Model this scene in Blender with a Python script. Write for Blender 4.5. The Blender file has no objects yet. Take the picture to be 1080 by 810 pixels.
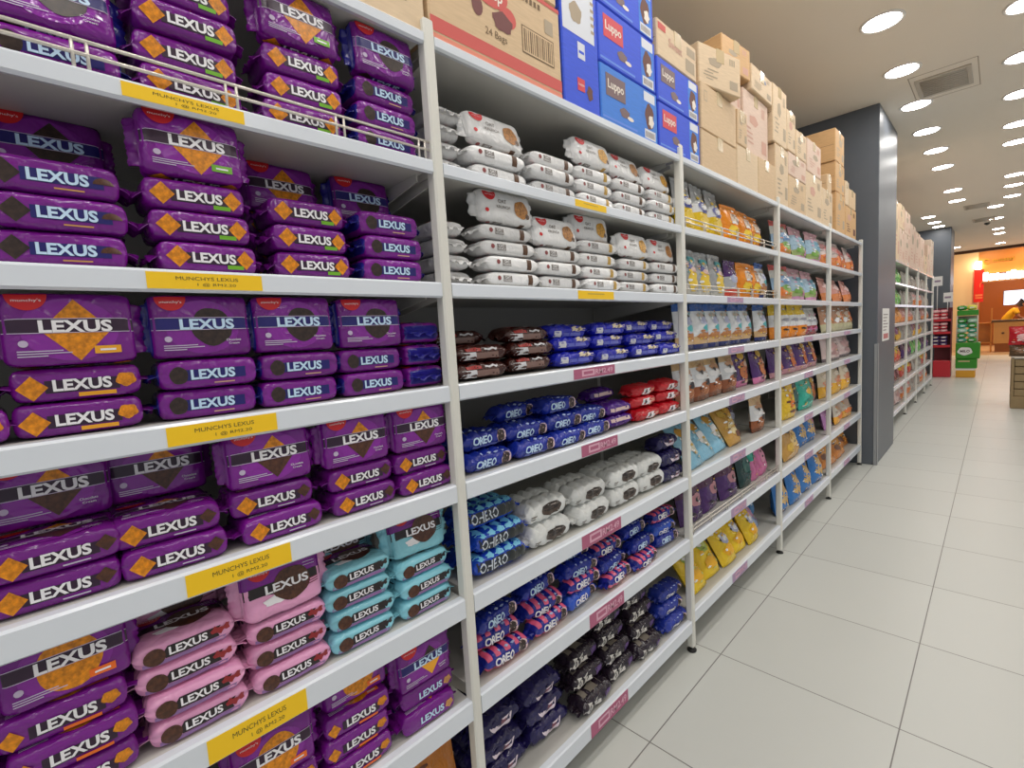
import bpy, math, random
from mathutils import Vector, Matrix, noise
random.seed(7)
PI=math.pi
sc=bpy.context.scene
COL=sc.collection
# ------------------------------------------------------------------ materials
def lin(c):
    c=c/255.0
    return c/12.92 if c<=0.04045 else ((c+0.055)/1.055)**2.4
def L3(rgb): return (lin(rgb[0]),lin(rgb[1]),lin(rgb[2]),1.0)
MATS={}
def new_mat(name):
    m=bpy.data.materials.new(name); m.use_nodes=True
    nt=m.node_tree; b=nt.nodes['Principled BSDF']
    return m,nt,b
def N(nt,t,**kw):
    n=nt.nodes.new(t)
    for k,v in kw.items(): setattr(n,k,v)
    return n
def plain(name,rgb,rough=.5,metal=0.0,spec=.5):
    if name in MATS: return MATS[name]
    m,nt,b=new_mat(name)
    b.inputs['Base Color'].default_value=L3(rgb); b.inputs['Roughness'].default_value=rough
    b.inputs['Metallic'].default_value=metal; b.inputs['Specular IOR Level'].default_value=spec
    MATS[name]=m; return m
def film(rgb,rough=.2,bump=.55,scale=30):
    """printed plastic wrapper: crinkled, glossy"""
    name='film_%d_%d_%d'%tuple(rgb)
    if name in MATS: return MATS[name]
    m,nt,b=new_mat(name)
    b.inputs['Roughness'].default_value=rough
    b.inputs['Specular IOR Level'].default_value=.55
    tc=N(nt,'ShaderNodeTexCoord'); oi=N(nt,'ShaderNodeObjectInfo')
    mu=N(nt,'ShaderNodeMath',operation='MULTIPLY'); mu.inputs[1].default_value=40.0
    nt.links.new(oi.outputs['Random'],mu.inputs[0])
    ad=N(nt,'ShaderNodeVectorMath',operation='ADD')
    nt.links.new(tc.outputs['Object'],ad.inputs[0]); nt.links.new(mu.outputs[0],ad.inputs[1])
    no=N(nt,'ShaderNodeTexNoise'); no.inputs['Scale'].default_value=scale; no.inputs['Detail'].default_value=2.0
    no.inputs['Distortion'].default_value=.8
    nt.links.new(ad.outputs[0],no.inputs['Vector'])
    bp=N(nt,'ShaderNodeBump'); bp.inputs['Strength'].default_value=bump; bp.inputs['Distance'].default_value=.012
    nt.links.new(no.outputs['Fac'],bp.inputs['Height']); nt.links.new(bp.outputs['Normal'],b.inputs['Normal'])
    hs=N(nt,'ShaderNodeHueSaturation'); hs.inputs['Color'].default_value=L3(rgb)
    mr=N(nt,'ShaderNodeMapRange'); mr.inputs['To Min'].default_value=.88; mr.inputs['To Max'].default_value=1.12
    nt.links.new(oi.outputs['Random'],mr.inputs['Value']); nt.links.new(mr.outputs[0],hs.inputs['Value'])
    nt.links.new(hs.outputs['Color'],b.inputs['Base Color'])
    MATS[name]=m; return m
def ink(rgb,mottle=0.0):
    """printed artwork on a wrapper, optional speckle for pictured biscuits"""
    name='ink_%d_%d_%d_%d'%(rgb[0],rgb[1],rgb[2],int(mottle*100))
    if name in MATS: return MATS[name]
    m,nt,b=new_mat(name)
    b.inputs['Roughness'].default_value=.34
    if mottle>0:
        tc=N(nt,'ShaderNodeTexCoord'); no=N(nt,'ShaderNodeTexNoise')
        no.inputs['Scale'].default_value=170; no.inputs['Detail'].default_value=3
        nt.links.new(tc.outputs['Object'],no.inputs['Vector'])
        cr=N(nt,'ShaderNodeValToRGB'); cr.color_ramp.elements[0].position=.32; cr.color_ramp.elements[1].position=.7
        c=L3(rgb); d=1-mottle
        cr.color_ramp.elements[0].color=(c[0]*d,c[1]*d*.9,c[2]*d*.8,1); cr.color_ramp.elements[1].color=(min(1,c[0]*(1+mottle*.5)),min(1,c[1]*(1+mottle*.5)),c[2],1)
        nt.links.new(no.outputs['Fac'],cr.inputs['Fac']); nt.links.new(cr.outputs['Color'],b.inputs['Base Color'])
    else: b.inputs['Base Color'].default_value=L3(rgb)
    MATS[name]=m; return m
def cardboard(rgb):
    name='card_%d_%d_%d'%tuple(rgb)
    if name in MATS: return MATS[name]
    m,nt,b=new_mat(name); b.inputs['Roughness'].default_value=.62
    b.inputs['Specular IOR Level'].default_value=.3
    tc=N(nt,'ShaderNodeTexCoord'); mp=N(nt,'ShaderNodeMapping'); mp.inputs['Scale'].default_value=(6,6,60)
    no=N(nt,'ShaderNodeTexNoise'); no.inputs['Scale'].default_value=3; no.inputs['Detail'].default_value=5
    nt.links.new(tc.outputs['Object'],mp.inputs['Vector']); nt.links.new(mp.outputs['Vector'],no.inputs['Vector'])
    cr=N(nt,'ShaderNodeValToRGB'); c=L3(rgb)
    cr.color_ramp.elements[0].position=.25; cr.color_ramp.elements[1].position=.75
    cr.color_ramp.elements[0].color=(c[0]*.9,c[1]*.89,c[2]*.87,1); cr.color_ramp.elements[1].color=(min(1,c[0]*1.06),min(1,c[1]*1.06),min(1,c[2]*1.05),1)
    nt.links.new(no.outputs['Fac'],cr.inputs['Fac']); nt.links.new(cr.outputs['Color'],b.inputs['Base Color'])
    MATS[name]=m; return m
def painted(name,rgb,rough=.3,var=.05,scale=3.0,bump=0.0):
    if name in MATS: return MATS[name]
    m,nt,b=new_mat(name); b.inputs['Roughness'].default_value=rough
    tc=N(nt,'ShaderNodeTexCoord'); no=N(nt,'ShaderNodeTexNoise'); no.inputs['Scale'].default_value=scale; no.inputs['Detail'].default_value=4
    nt.links.new(tc.outputs['Object'],no.inputs['Vector'])
    cr=N(nt,'ShaderNodeValToRGB'); c=L3(rgb)
    cr.color_ramp.elements[0].color=tuple(x*(1-var) for x in c[:3])+(1,); cr.color_ramp.elements[1].color=tuple(min(1,x*(1+var)) for x in c[:3])+(1,)
    nt.links.new(no.outputs['Fac'],cr.inputs['Fac']); nt.links.new(cr.outputs['Color'],b.inputs['Base Color'])
    if bump:
        n2=N(nt,'ShaderNodeTexNoise'); n2.inputs['Scale'].default_value=220
        nt.links.new(tc.outputs['Object'],n2.inputs['Vector'])
        bp=N(nt,'ShaderNodeBump'); bp.inputs['Strength'].default_value=bump; bp.inputs['Distance'].default_value=.001
        nt.links.new(n2.outputs['Fac'],bp.inputs['Height']); nt.links.new(bp.outputs['Normal'],b.inputs['Normal'])
    MATS[name]=m; return m
def emit(name,rgb,strength):
    if name in MATS: return MATS[name]
    m=bpy.data.materials.new(name); m.use_nodes=True; nt=m.node_tree
    nt.nodes.clear(); e=N(nt,'ShaderNodeEmission'); o=N(nt,'ShaderNodeOutputMaterial')
    e.inputs['Color'].default_value=L3(rgb); e.inputs['Strength'].default_value=strength
    nt.links.new(e.outputs[0],o.inputs[0]); MATS[name]=m; return m
def tile_floor():
    m,nt,b=new_mat('floor_tiles')
    tc=N(nt,'ShaderNodeTexCoord')
    br=N(nt,'ShaderNodeTexBrick'); br.offset=0.0; br.squash=1.0
    br.inputs['Scale'].default_value=1.0; br.inputs['Brick Width'].default_value=.6; br.inputs['Row Height'].default_value=.6
    br.inputs['Mortar Size'].default_value=.0022; br.inputs['Mortar Smooth'].default_value=.15; br.inputs['Bias'].default_value=0
    br.inputs['Color1'].default_value=L3((200,202,197)); br.inputs['Color2'].default_value=L3((204,206,201)); br.inputs['Mortar'].default_value=L3((122,119,116))
    nt.links.new(tc.outputs['Object'],br.inputs['Vector'])
    no=N(nt,'ShaderNodeTexNoise'); no.inputs['Scale'].default_value=1.3; no.inputs['Detail'].default_value=5
    nt.links.new(tc.outputs['Object'],no.inputs['Vector'])
    mr=N(nt,'ShaderNodeMapRange'); mr.inputs['To Min'].default_value=.95; mr.inputs['To Max'].default_value=1.03
    nt.links.new(no.outputs['Fac'],mr.inputs['Value'])
    hs=N(nt,'ShaderNodeHueSaturation'); nt.links.new(br.outputs['Color'],hs.inputs['Color']); nt.links.new(mr.outputs[0],hs.inputs['Value'])
    nt.links.new(hs.outputs['Color'],b.inputs['Base Color'])
    r2=N(nt,'ShaderNodeMapRange'); r2.inputs['To Min'].default_value=.30; r2.inputs['To Max'].default_value=.42
    nt.links.new(no.outputs['Fac'],r2.inputs['Value']); nt.links.new(r2.outputs[0],b.inputs['Roughness'])
    bp=N(nt,'ShaderNodeBump'); bp.invert=True; bp.inputs['Strength'].default_value=.4; bp.inputs['Distance'].default_value=.002
    nt.links.new(br.outputs['Fac'],bp.inputs['Height']); nt.links.new(bp.outputs['Normal'],b.inputs['Normal'])
    return m
# ------------------------------------------------------------------ text outlines
_TX={}
def text_mesh(s,bold=.012):
    key=(s,bold)
    if key in _TX: return _TX[key]
    cu=bpy.data.curves.new('t','FONT'); cu.body=s; cu.size=1.0; cu.offset=bold; cu.resolution_u=3; cu.space_character=1.0
    ob=bpy.data.objects.new('t',cu); COL.objects.link(ob)
    dg=bpy.context.evaluated_depsgraph_get()
    me=bpy.data.meshes.new_from_object(ob.evaluated_get(dg))
    vs=[(v.co.x,v.co.y) for v in me.vertices]; fs=[tuple(p.vertices) for p in me.polygons]
    x0=min(v[0] for v in vs); x1=max(v[0] for v in vs); y0=min(v[1] for v in vs); y1=max(v[1] for v in vs)
    vs=[((x-(x0+x1)/2)/(x1-x0),(y-(y0+y1)/2)/(y1-y0)) for x,y in vs]
    asp=(y1-y0)/(x1-x0)
    bpy.data.objects.remove(ob); bpy.data.curves.remove(cu); bpy.data.meshes.remove(me)
    _TX[key]=(vs,fs,asp); return _TX[key]
# ------------------------------------------------------------------ mesh builder
class MB:
    def __init__(s): s.v=[];s.f=[];s.m=[];s.mats=[];s.sm=[]
    def mi(s,mat):
        if mat not in s.mats: s.mats.append(mat)
        return s.mats.index(mat)
    def face(s,idx,mat,smooth=False): s.f.append(tuple(idx)); s.m.append(s.mi(mat)); s.sm.append(smooth)
    def add(s,p): s.v.append(tuple(p)); return len(s.v)-1
    def box(s,x0,y0,z0,x1,y1,z1,mat,bev=0.0):
        if bev<=0:
            i=[s.add(p) for p in ((x0,y0,z0),(x1,y0,z0),(x1,y1,z0),(x0,y1,z0),(x0,y0,z1),(x1,y0,z1),(x1,y1,z1),(x0,y1,z1))]
            for q in ((0,3,2,1),(4,5,6,7),(0,1,5,4),(1,2,6,5),(2,3,7,6),(3,0,4,7)): s.face([i[k] for k in q],mat)
            return
        b=min(bev,(x1-x0)*.45,(y1-y0)*.45,(z1-z0)*.45)
        vx={}
        def P(cx,cy,cz,ax):
            k=(cx,cy,cz,ax)
            if k not in vx:
                p=[(x0,x1)[cx],(y0,y1)[cy],(z0,z1)[cz]]
                for a,c in enumerate((cx,cy,cz)):
                    if a!=ax: p[a]+= b if c==0 else -b
                vx[k]=s.add(p)
            return vx[k]
        # faces: for axis ax and side sd
        for ax in range(3):
            for sd in (0,1):
                cs=[]
                for (p,q) in ((0,0),(1,0),(1,1),(0,1)):
                    c=[0,0,0]; c[ax]=sd; c[(ax+1)%3]=p; c[(ax+2)%3]=q
                    cs.append(P(c[0],c[1],c[2],ax))
                s.face(cs if sd else cs[::-1],mat)
        for ax in range(3):  # edges along ax
            a1,a2=(ax+1)%3,(ax+2)%3
            for p in (0,1):
                for q in (0,1):
                    c0=[0,0,0];c1=[0,0,0]; c0[ax]=0;c1[ax]=1
                    for c in (c0,c1): c[a1]=p;c[a2]=q
                    q4=[P(*c0,a1),P(*c1,a1),P(*c1,a2),P(*c0,a2)]
                    s.face(q4 if (p==q) else q4[::-1],mat)
        for cx in (0,1):
            for cy in (0,1):
                for cz in (0,1):
                    t=[P(cx,cy,cz,0),P(cx,cy,cz,1),P(cx,cy,cz,2)]
                    s.face(t if (cx+cy+cz)%2==1 else t[::-1],mat)
    def tube(s,pts,r,mat,n=8,caps=True):
        rings=[]
        for i,p in enumerate(pts):
            p=Vector(p); a=Vector(pts[max(0,i-1)]); c=Vector(pts[min(len(pts)-1,i+1)])
            d=(c-a).normalized(); u=d.orthogonal().normalized() if abs(d.z)>.9 or i==0 else d.cross(Vector((0,0,1))).normalized()
            if abs(d.z)<=.9: u=d.cross(Vector((0,0,1))).normalized()
            w=d.cross(u); rr=r[i] if isinstance(r,(list,tuple)) else r
            rings.append([s.add(p+u*math.cos(2*PI*k/n)*rr+w*math.sin(2*PI*k/n)*rr) for k in range(n)])
        for a,b in zip(rings,rings[1:]):
            for k in range(n): s.face((a[k],a[(k+1)%n],b[(k+1)%n],b[k]),mat,True)
        if caps: s.face(rings[0][::-1],mat); s.face(rings[-1],mat)
    def lathe(s,prof,mat,n=24,c=(0,0,0)):
        rings=[]
        for r,z in prof: rings.append([s.add((c[0]+r*math.cos(2*PI*k/n),c[1]+r*math.sin(2*PI*k/n),c[2]+z)) for k in range(n)])
        for a,b in zip(rings,rings[1:]):
            for k in range(n): s.face((a[k],a[(k+1)%n],b[(k+1)%n],b[k]),mat,True)
        s.face(rings[0][::-1],mat); s.face(rings[-1],mat)
    # artwork laid on a surface f(a,b,off)
    def grid(s,f,a0,b0,a1,b1,mat,n=6,m=2,off=.0006,shape=None):
        I=[[None]*(m+1) for _ in range(n+1)]
        for i in range(n+1):
            for j in range(m+1):
                a=a0+(a1-a0)*i/n; b=b0+(b1-b0)*j/m
                if shape: a,b=shape(a,b,i/n,j/m)
                I[i][j]=s.add(f(a,b,off))
        for i in range(n):
            for j in range(m): s.face((I[i][j],I[i+1][j],I[i+1][j+1],I[i][j+1]),mat,True)
    def disc(s,f,ca,cb,ra,rb,mat,off=.0009,n=20,rings=3,a0=0,a1=2*PI,wob=0.0):
        c=s.add(f(ca,cb,off)); prev=None; full=abs(a1-a0-2*PI)<1e-6; k=n if full else n+1
        for r in range(1,rings+1):
            t=r/rings; cur=[]
            for i in range(k):
                th=a0+(a1-a0)*i/n; w=1+wob*math.sin(th*5+ca*300)
                cur.append(s.add(f(ca+ra*t*w*math.cos(th),cb+rb*t*w*math.sin(th),off)))
            for i in range(n):
                j=(i+1)%k
                if prev is None: s.face((c,cur[i],cur[j]),mat,True)
                else: s.face((prev[i],cur[i],cur[j],prev[j]),mat,True)
            prev=cur
    def diamond(s,f,ca,cb,ra,rb,mat,off=.0009,half=None,n=4):
        # half: None whole, 'top' or 'bottom'
        def q(p0,p1,p2,p3):
            I=[[s.add(f(*[ (p0[k]*(1-i/n)+p1[k]*i/n)*(1-j/n)+(p3[k]*(1-i/n)+p2[k]*i/n)*j/n for k in (0,1)],off)) for j in range(n+1)] for i in range(n+1)]
            for i in range(n):
                for j in range(n): s.face((I[i][j],I[i+1][j],I[i+1][j+1],I[i][j+1]),mat,True)
        T=(ca,cb+rb);B=(ca,cb-rb);Lf=(ca-ra,cb);R=(ca+ra,cb);C=(ca,cb)
        if half is None: q(B,R,T,Lf)
        elif half=='top': q(C,R,((ca+ra/2),cb+rb/2),T); q(Lf,C,T,(ca-ra/2,cb+rb/2))
        else: q(B,(ca+ra/2,cb-rb/2),R,C); q((ca-ra/2,cb-rb/2),B,C,Lf)
    def text(s,f,st,ca,cb,w,mat,off=.0013,bold=.012,h=None,slant=0.0,rot=0.0):
        vs,fs,asp=text_mesh(st,bold)
        hh=h if h else w*asp
        base=len(s.v); cr,sr=math.cos(rot),math.sin(rot)
        for x,y in vs:
            A=x*w+y*hh*slant; B=y*hh
            s.add(f(ca+A*cr-B*sr,cb+A*sr+B*cr,off))
        for q in fs: s.face([base+k for k in q],mat)
    def build(s,name,parent=None,loc=(0,0,0),world=False):
        me=bpy.data.meshes.new(name)
        if world:  # verts were given in world coordinates; make them local to loc (+ parents' location)
            o0=Vector(loc)
            vs=[tuple(Vector(v)-o0) for v in s.v]
        else: vs=s.v
        me.from_pydata(vs,[],s.f)
        for m in s.mats: me.materials.append(m)
        me.polygons.foreach_set('material_index',s.m); me.polygons.foreach_set('use_smooth',s.sm)
        me.update()
        o=bpy.data.objects.new(name,me); COL.objects.link(o)
        if parent is not None: o.parent=parent
        o.location=loc
        return o
def empty(name,loc=(0,0,0),rz=0.0):
    o=bpy.data.objects.new(name,None); o.empty_display_size=.05; COL.objects.link(o); o.location=loc; o.rotation_euler=(0,0,rz); return o
USED=set()
def tag(o,label,cat,group=None):
    o['label']=label; o['category']=cat
    if group: o['group']=group
    return o
def struct(o,label=None,cat=None):
    o['kind']='structure'
    if label: o['label']=label; o['category']=cat
    return o
def kids(o): return [c for c in bpy.data.objects if c.parent==o]
class Proto:
    """first placing uses the built thing, later placings copy it with its parts"""
    def __init__(s,root): s.root=root; s.ch=kids(root); s.sub={c:kids(c) for c in s.ch}; s.used=False
    def get(s):
        if not s.used: s.used=True; return s.root
        r=s.root.copy(); COL.objects.link(r)
        for c in s.ch:
            d=c.copy(); COL.objects.link(d); d.parent=r
            for g in s.sub[c]:
                e=g.copy(); COL.objects.link(e); e.parent=d
        return r
ORD=['zeroth','first','second','third','fourth','fifth','sixth','seventh','eighth','ninth','tenth','eleventh','twelfth']
SHN=['top','second','third','fourth','fifth','sixth','lowest']
# ------------------------------------------------------------------ camera (solved from the shelving and the floor grid)
yaw,pit,rol=-.7957,-.0936,-.0610
fw=Vector((math.sin(yaw)*math.cos(pit),math.cos(yaw)*math.cos(pit),math.sin(pit)))
r0=Vector((math.cos(yaw),-math.sin(yaw),0)); u0=r0.cross(fw)
Rr=r0*math.cos(rol)+u0*math.sin(rol); Uu=-r0*math.sin(rol)+u0*math.cos(rol)
cam=bpy.data.cameras.new('camera'); co=bpy.data.objects.new('camera',cam); COL.objects.link(co)
M=Matrix.Identity(4)
for i in range(3): M[i][0]=Rr[i]; M[i][1]=Uu[i]; M[i][2]=-fw[i]
M[0][3],M[1][3],M[2][3]=.89412,0.0,1.39932
co.matrix_world=M; cam.sensor_width=36; cam.lens=36*505.2/1080; cam.clip_start=.02; cam.clip_end=100
sc.camera=co
# ------------------------------------------------------------------ common materials
WHITE=painted('shelf_white',(222,228,236),.2,.03,2.0)
POSTM=painted('post_white',(222,221,213),.35,.05,6.0)
UNDER=painted('shelf_board',(192,191,186),.4,.04,3.0)
BACK=painted('back_panel_grey',(158,156,150),.5,.04,2.0)
BLACK=plain('black_rubber',(18,18,18),.6)
CHROME=plain('wire_chrome',(214,208,198),.25,.35)
CEIL=3.28
# ------------------------------------------------------------------ room
def build_room():
    mb=MB(); mb.box(-1.6-.089,-3-1.343,-.1,6.0-.089,21.0-1.343,0,tile_floor()); o=mb.build('floor',loc=(.089,1.343,0)); struct(o,'large pale square floor tiles with thin grey grout','floor')
    warmfl=painted('mall_floor',(214,186,150),.25,.05,1.0)
    mb=MB(); mb.box(-4,21.0,-.1,8,30,0,warmfl); struct(mb.build('floor_mall'),'warm lit floor outside the store','floor')
    cm=painted('ceiling_paint',(243,233,218),.85,.02,1.0)
    mb=MB(); mb.box(-1.6,-3,CEIL,6.0,21.0,CEIL+.1,cm); struct(mb.build('ceiling'),'smooth beige painted ceiling','ceiling')
    mb=MB(); mb.box(-4,21.12,3.5,8,30,3.6,cm); struct(mb.build('ceiling_mall'))
    wm=painted('wall_paint',(196,190,180),.8,.03,1.0)
    for n,b in (('wall_left',(-1.7,-3,0,-1.6,21,CEIL)),):
        mb=MB(); mb.box(*b,wm); struct(mb.build(n))
    # brown edge where the ceiling stops at the shop front
    br=painted('dark_brown_trim',(92,58,36),.5)
    mb=MB(); mb.box(-1.6,21.0,3.2,4.0,21.12,3.6,br); mb.box(-1.6,20.97,3.19,4,21.0,3.235,br); struct(mb.build('trim_1'),'dark brown strip where the ceiling ends','trim')
    # pillars
    pm=painted('pillar_slate',(92,98,106),.42,.03,1.5)
    for i,(y0,y1,lb) in enumerate(((5.53,6.575,'tall slate grey square pillar at the end of the nearest shelves'),(14.66,15.7,'far slate grey pillar behind the promotional stands'))):
        mb=MB(); mb.box(-.95,y0,0,.108,y1,CEIL,pm,.006); o=mb.build('pillar'); struct(o,lb,'pillar')
    # plastic corner guard and skirting of the near pillar
    gm=painted('corner_guard',(150,153,156),.4)
    mb=MB(); mb.box(.085,5.522,.0,.114,5.53,1.15,gm,.002); mb.box(.108,5.522,.0,.116,5.56,1.15,gm,.002); struct(mb.build('trim_2'),'pale corner guard on the lower pillar edge','trim')
    # notice on the pillar
    pp=plain('paper',(232,230,226),.8); g=plain('notice_print',(150,140,140),.8); rd=plain('notice_red',(196,120,120),.8)
    mb=MB(); F=lambda a,b,off:(.1085+off,a,b)
    mb.box(.1082,5.78,1.16,.1095,6.18,1.475,pp)
    F=lambda a,b,off:(.1096+off,a,b)
    for k in range(6): mb.grid(F,5.82,1.41-k*.03,6.1-(k%3)*.05,1.42-k*.03,g,1,1,.0004)
    mb.grid(F,5.84,1.18,6.12,1.23,rd,1,1,.0004)
    tag(mb.build('paper_notice'),'white paper notice taped to the side of the slate pillar','notice')
build_room()
# ------------------------------------------------------------------ ceiling lights
LAMP=emit('downlight_glow',(255,251,246),47.0)
RING=plain('downlight_ring',(236,232,226),.5)
def build_lights():
    mb=MB(); R=.1
    prof=[(R+.018,0),(R+.02,-.004),(R+.014,-.009),(R+.002,-.008),(R,-.003),(R-.001,0)]
    n=28; rings=[[mb.add((r*math.cos(2*PI*k/n),r*math.sin(2*PI*k/n),z)) for k in range(n)] for r,z in prof]
    for a,b in zip(rings,rings[1:]):
        for k in range(n): mb.face((a[k],b[k],b[(k+1)%n],a[(k+1)%n]),RING,True)
    e=empty('ceiling_light',(0,0,CEIL)); mb.build('trim_ring',e)
    d=MB(); d.disc(lambda a,b,o:(a,-b,-.004),0,0,R,R,LAMP,n=24,rings=1); d.build('diffuser',e)
    P=Proto(e)
    near=[(.32,4.08-.9*k) for k in range(7,0,-1)]
    mid=[(.32,4.08),(.32,4.98),(.32,5.88),(.32,6.79),(.33,7.67),(.33,8.6),(.34,10.36),(.34,11.39),(-.13,12.7),(-.1,13.57),(-.09,14.3)]
    right=[(.98,4.6-.9*k) for k in range(7,0,-1)]
    rightv=[(.98,4.6),(.98,5.5),(.98,6.4),(.98,7.39),(.98,8.15),(1.0,10.08),(1.0,10.9),(1.0,11.89),(.8,12.74),(.81,14.4),(.83,16.3),(.85,17.3),(.87,19.85),(-.05,19.5)]
    far=[(x,y) for x in (2.0,3.1,4.4) for y in (-1.5,1.2,3.9,6.6,9.3,12.0,15.0,18.0)]
    for col,lst,desc in ((0,near,'over the near shelf fronts'),(1,mid,'in the left ceiling row'),(2,right,'over the middle of the aisle'),(3,rightv,'in the right ceiling row'),(4,far,'further across the store')):
        for i,(x,y) in enumerate(lst):
            o=P.get(); o.location=(x,y,CEIL)
            if col==1: lb='round white ceiling downlight, %s from the camera %s'%(ORD[i+1],desc)
            elif col==3: lb='round white ceiling downlight, number %d from the near end %s'%(i+1,desc) if i>=12 else 'round white ceiling downlight, %s from the camera %s'%(ORD[i+1],desc)
            else: lb='round white ceiling downlight %s'%desc
            tag(o,lb,'ceiling light','round ceiling downlights'+(' '+desc if col in (0,2,4) else ''))
    # vents
    vm=plain('vent_metal',(196,186,172),.5); dk=plain('vent_dark',(70,66,60),.8)
    for i,(x,y,hx,hy,lb) in enumerate(((.53,5.52,.17,.22,'square louvred ceiling vent near the slate pillar'),(.56,12.35,.17,.22,'far louvred ceiling vent beside the downlights'),(.62,14.3,.17,.25,'furthest louvred ceiling vent before the shop front'))):
        e=empty('ceiling_vent',(x,y,CEIL)); tag(e,lb,'vent','ceiling vents')
        mb=MB()
        for b in ((-hx,-hy,hx,-hy+.03),(-hx,hy-.03,hx,hy),(-hx,-hy+.03,-hx+.03,hy-.03),(hx-.03,-hy+.03,hx,hy-.03)): mb.box(b[0],b[1],-.012,b[2],b[3],0,vm,.003)
        mb.build('frame',e)
        mb=MB(); mb.box(-hx+.03,-hy+.03,-.003,hx-.03,hy-.03,-.001,dk); mb.build('backing',e)
        mb=MB(); k=9
        for j in range(k):
            yy=-hy+.045+(2*hy-.09)*j/(k-1)
            mb.tube([(-hx+.03,yy,-.008),(hx-.03,yy,-.008)],.009,vm,6)
        mb.build('louvres',e)
    # hatch cut lines beside the near vent
    mb=MB(); lm=plain('hatch_line',(176,160,142),.8)
    for b in ((.33,5.2,.74,5.206),(.33,5.84,.74,5.846),(.33,5.2,.336,5.84),(.734,5.2,.74,5.84)): mb.box(b[0],b[1],CEIL-.0015,b[2],b[3],CEIL,lm)
    struct(mb.build('trim_3'),'thin access hatch outline around the near ceiling vent','trim')
    mb=MB(); mb.lathe([(.045,0),(.05,-.01),(.04,-.03),(.015,-.045),(.004,-.05)],plain('detector',(70,66,62),.5),20)
    o=mb.build('smoke_detector',loc=(.66,14.95,CEIL)); tag(o,'small dark smoke detector on the far ceiling','smoke detector')
build_lights()
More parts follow.
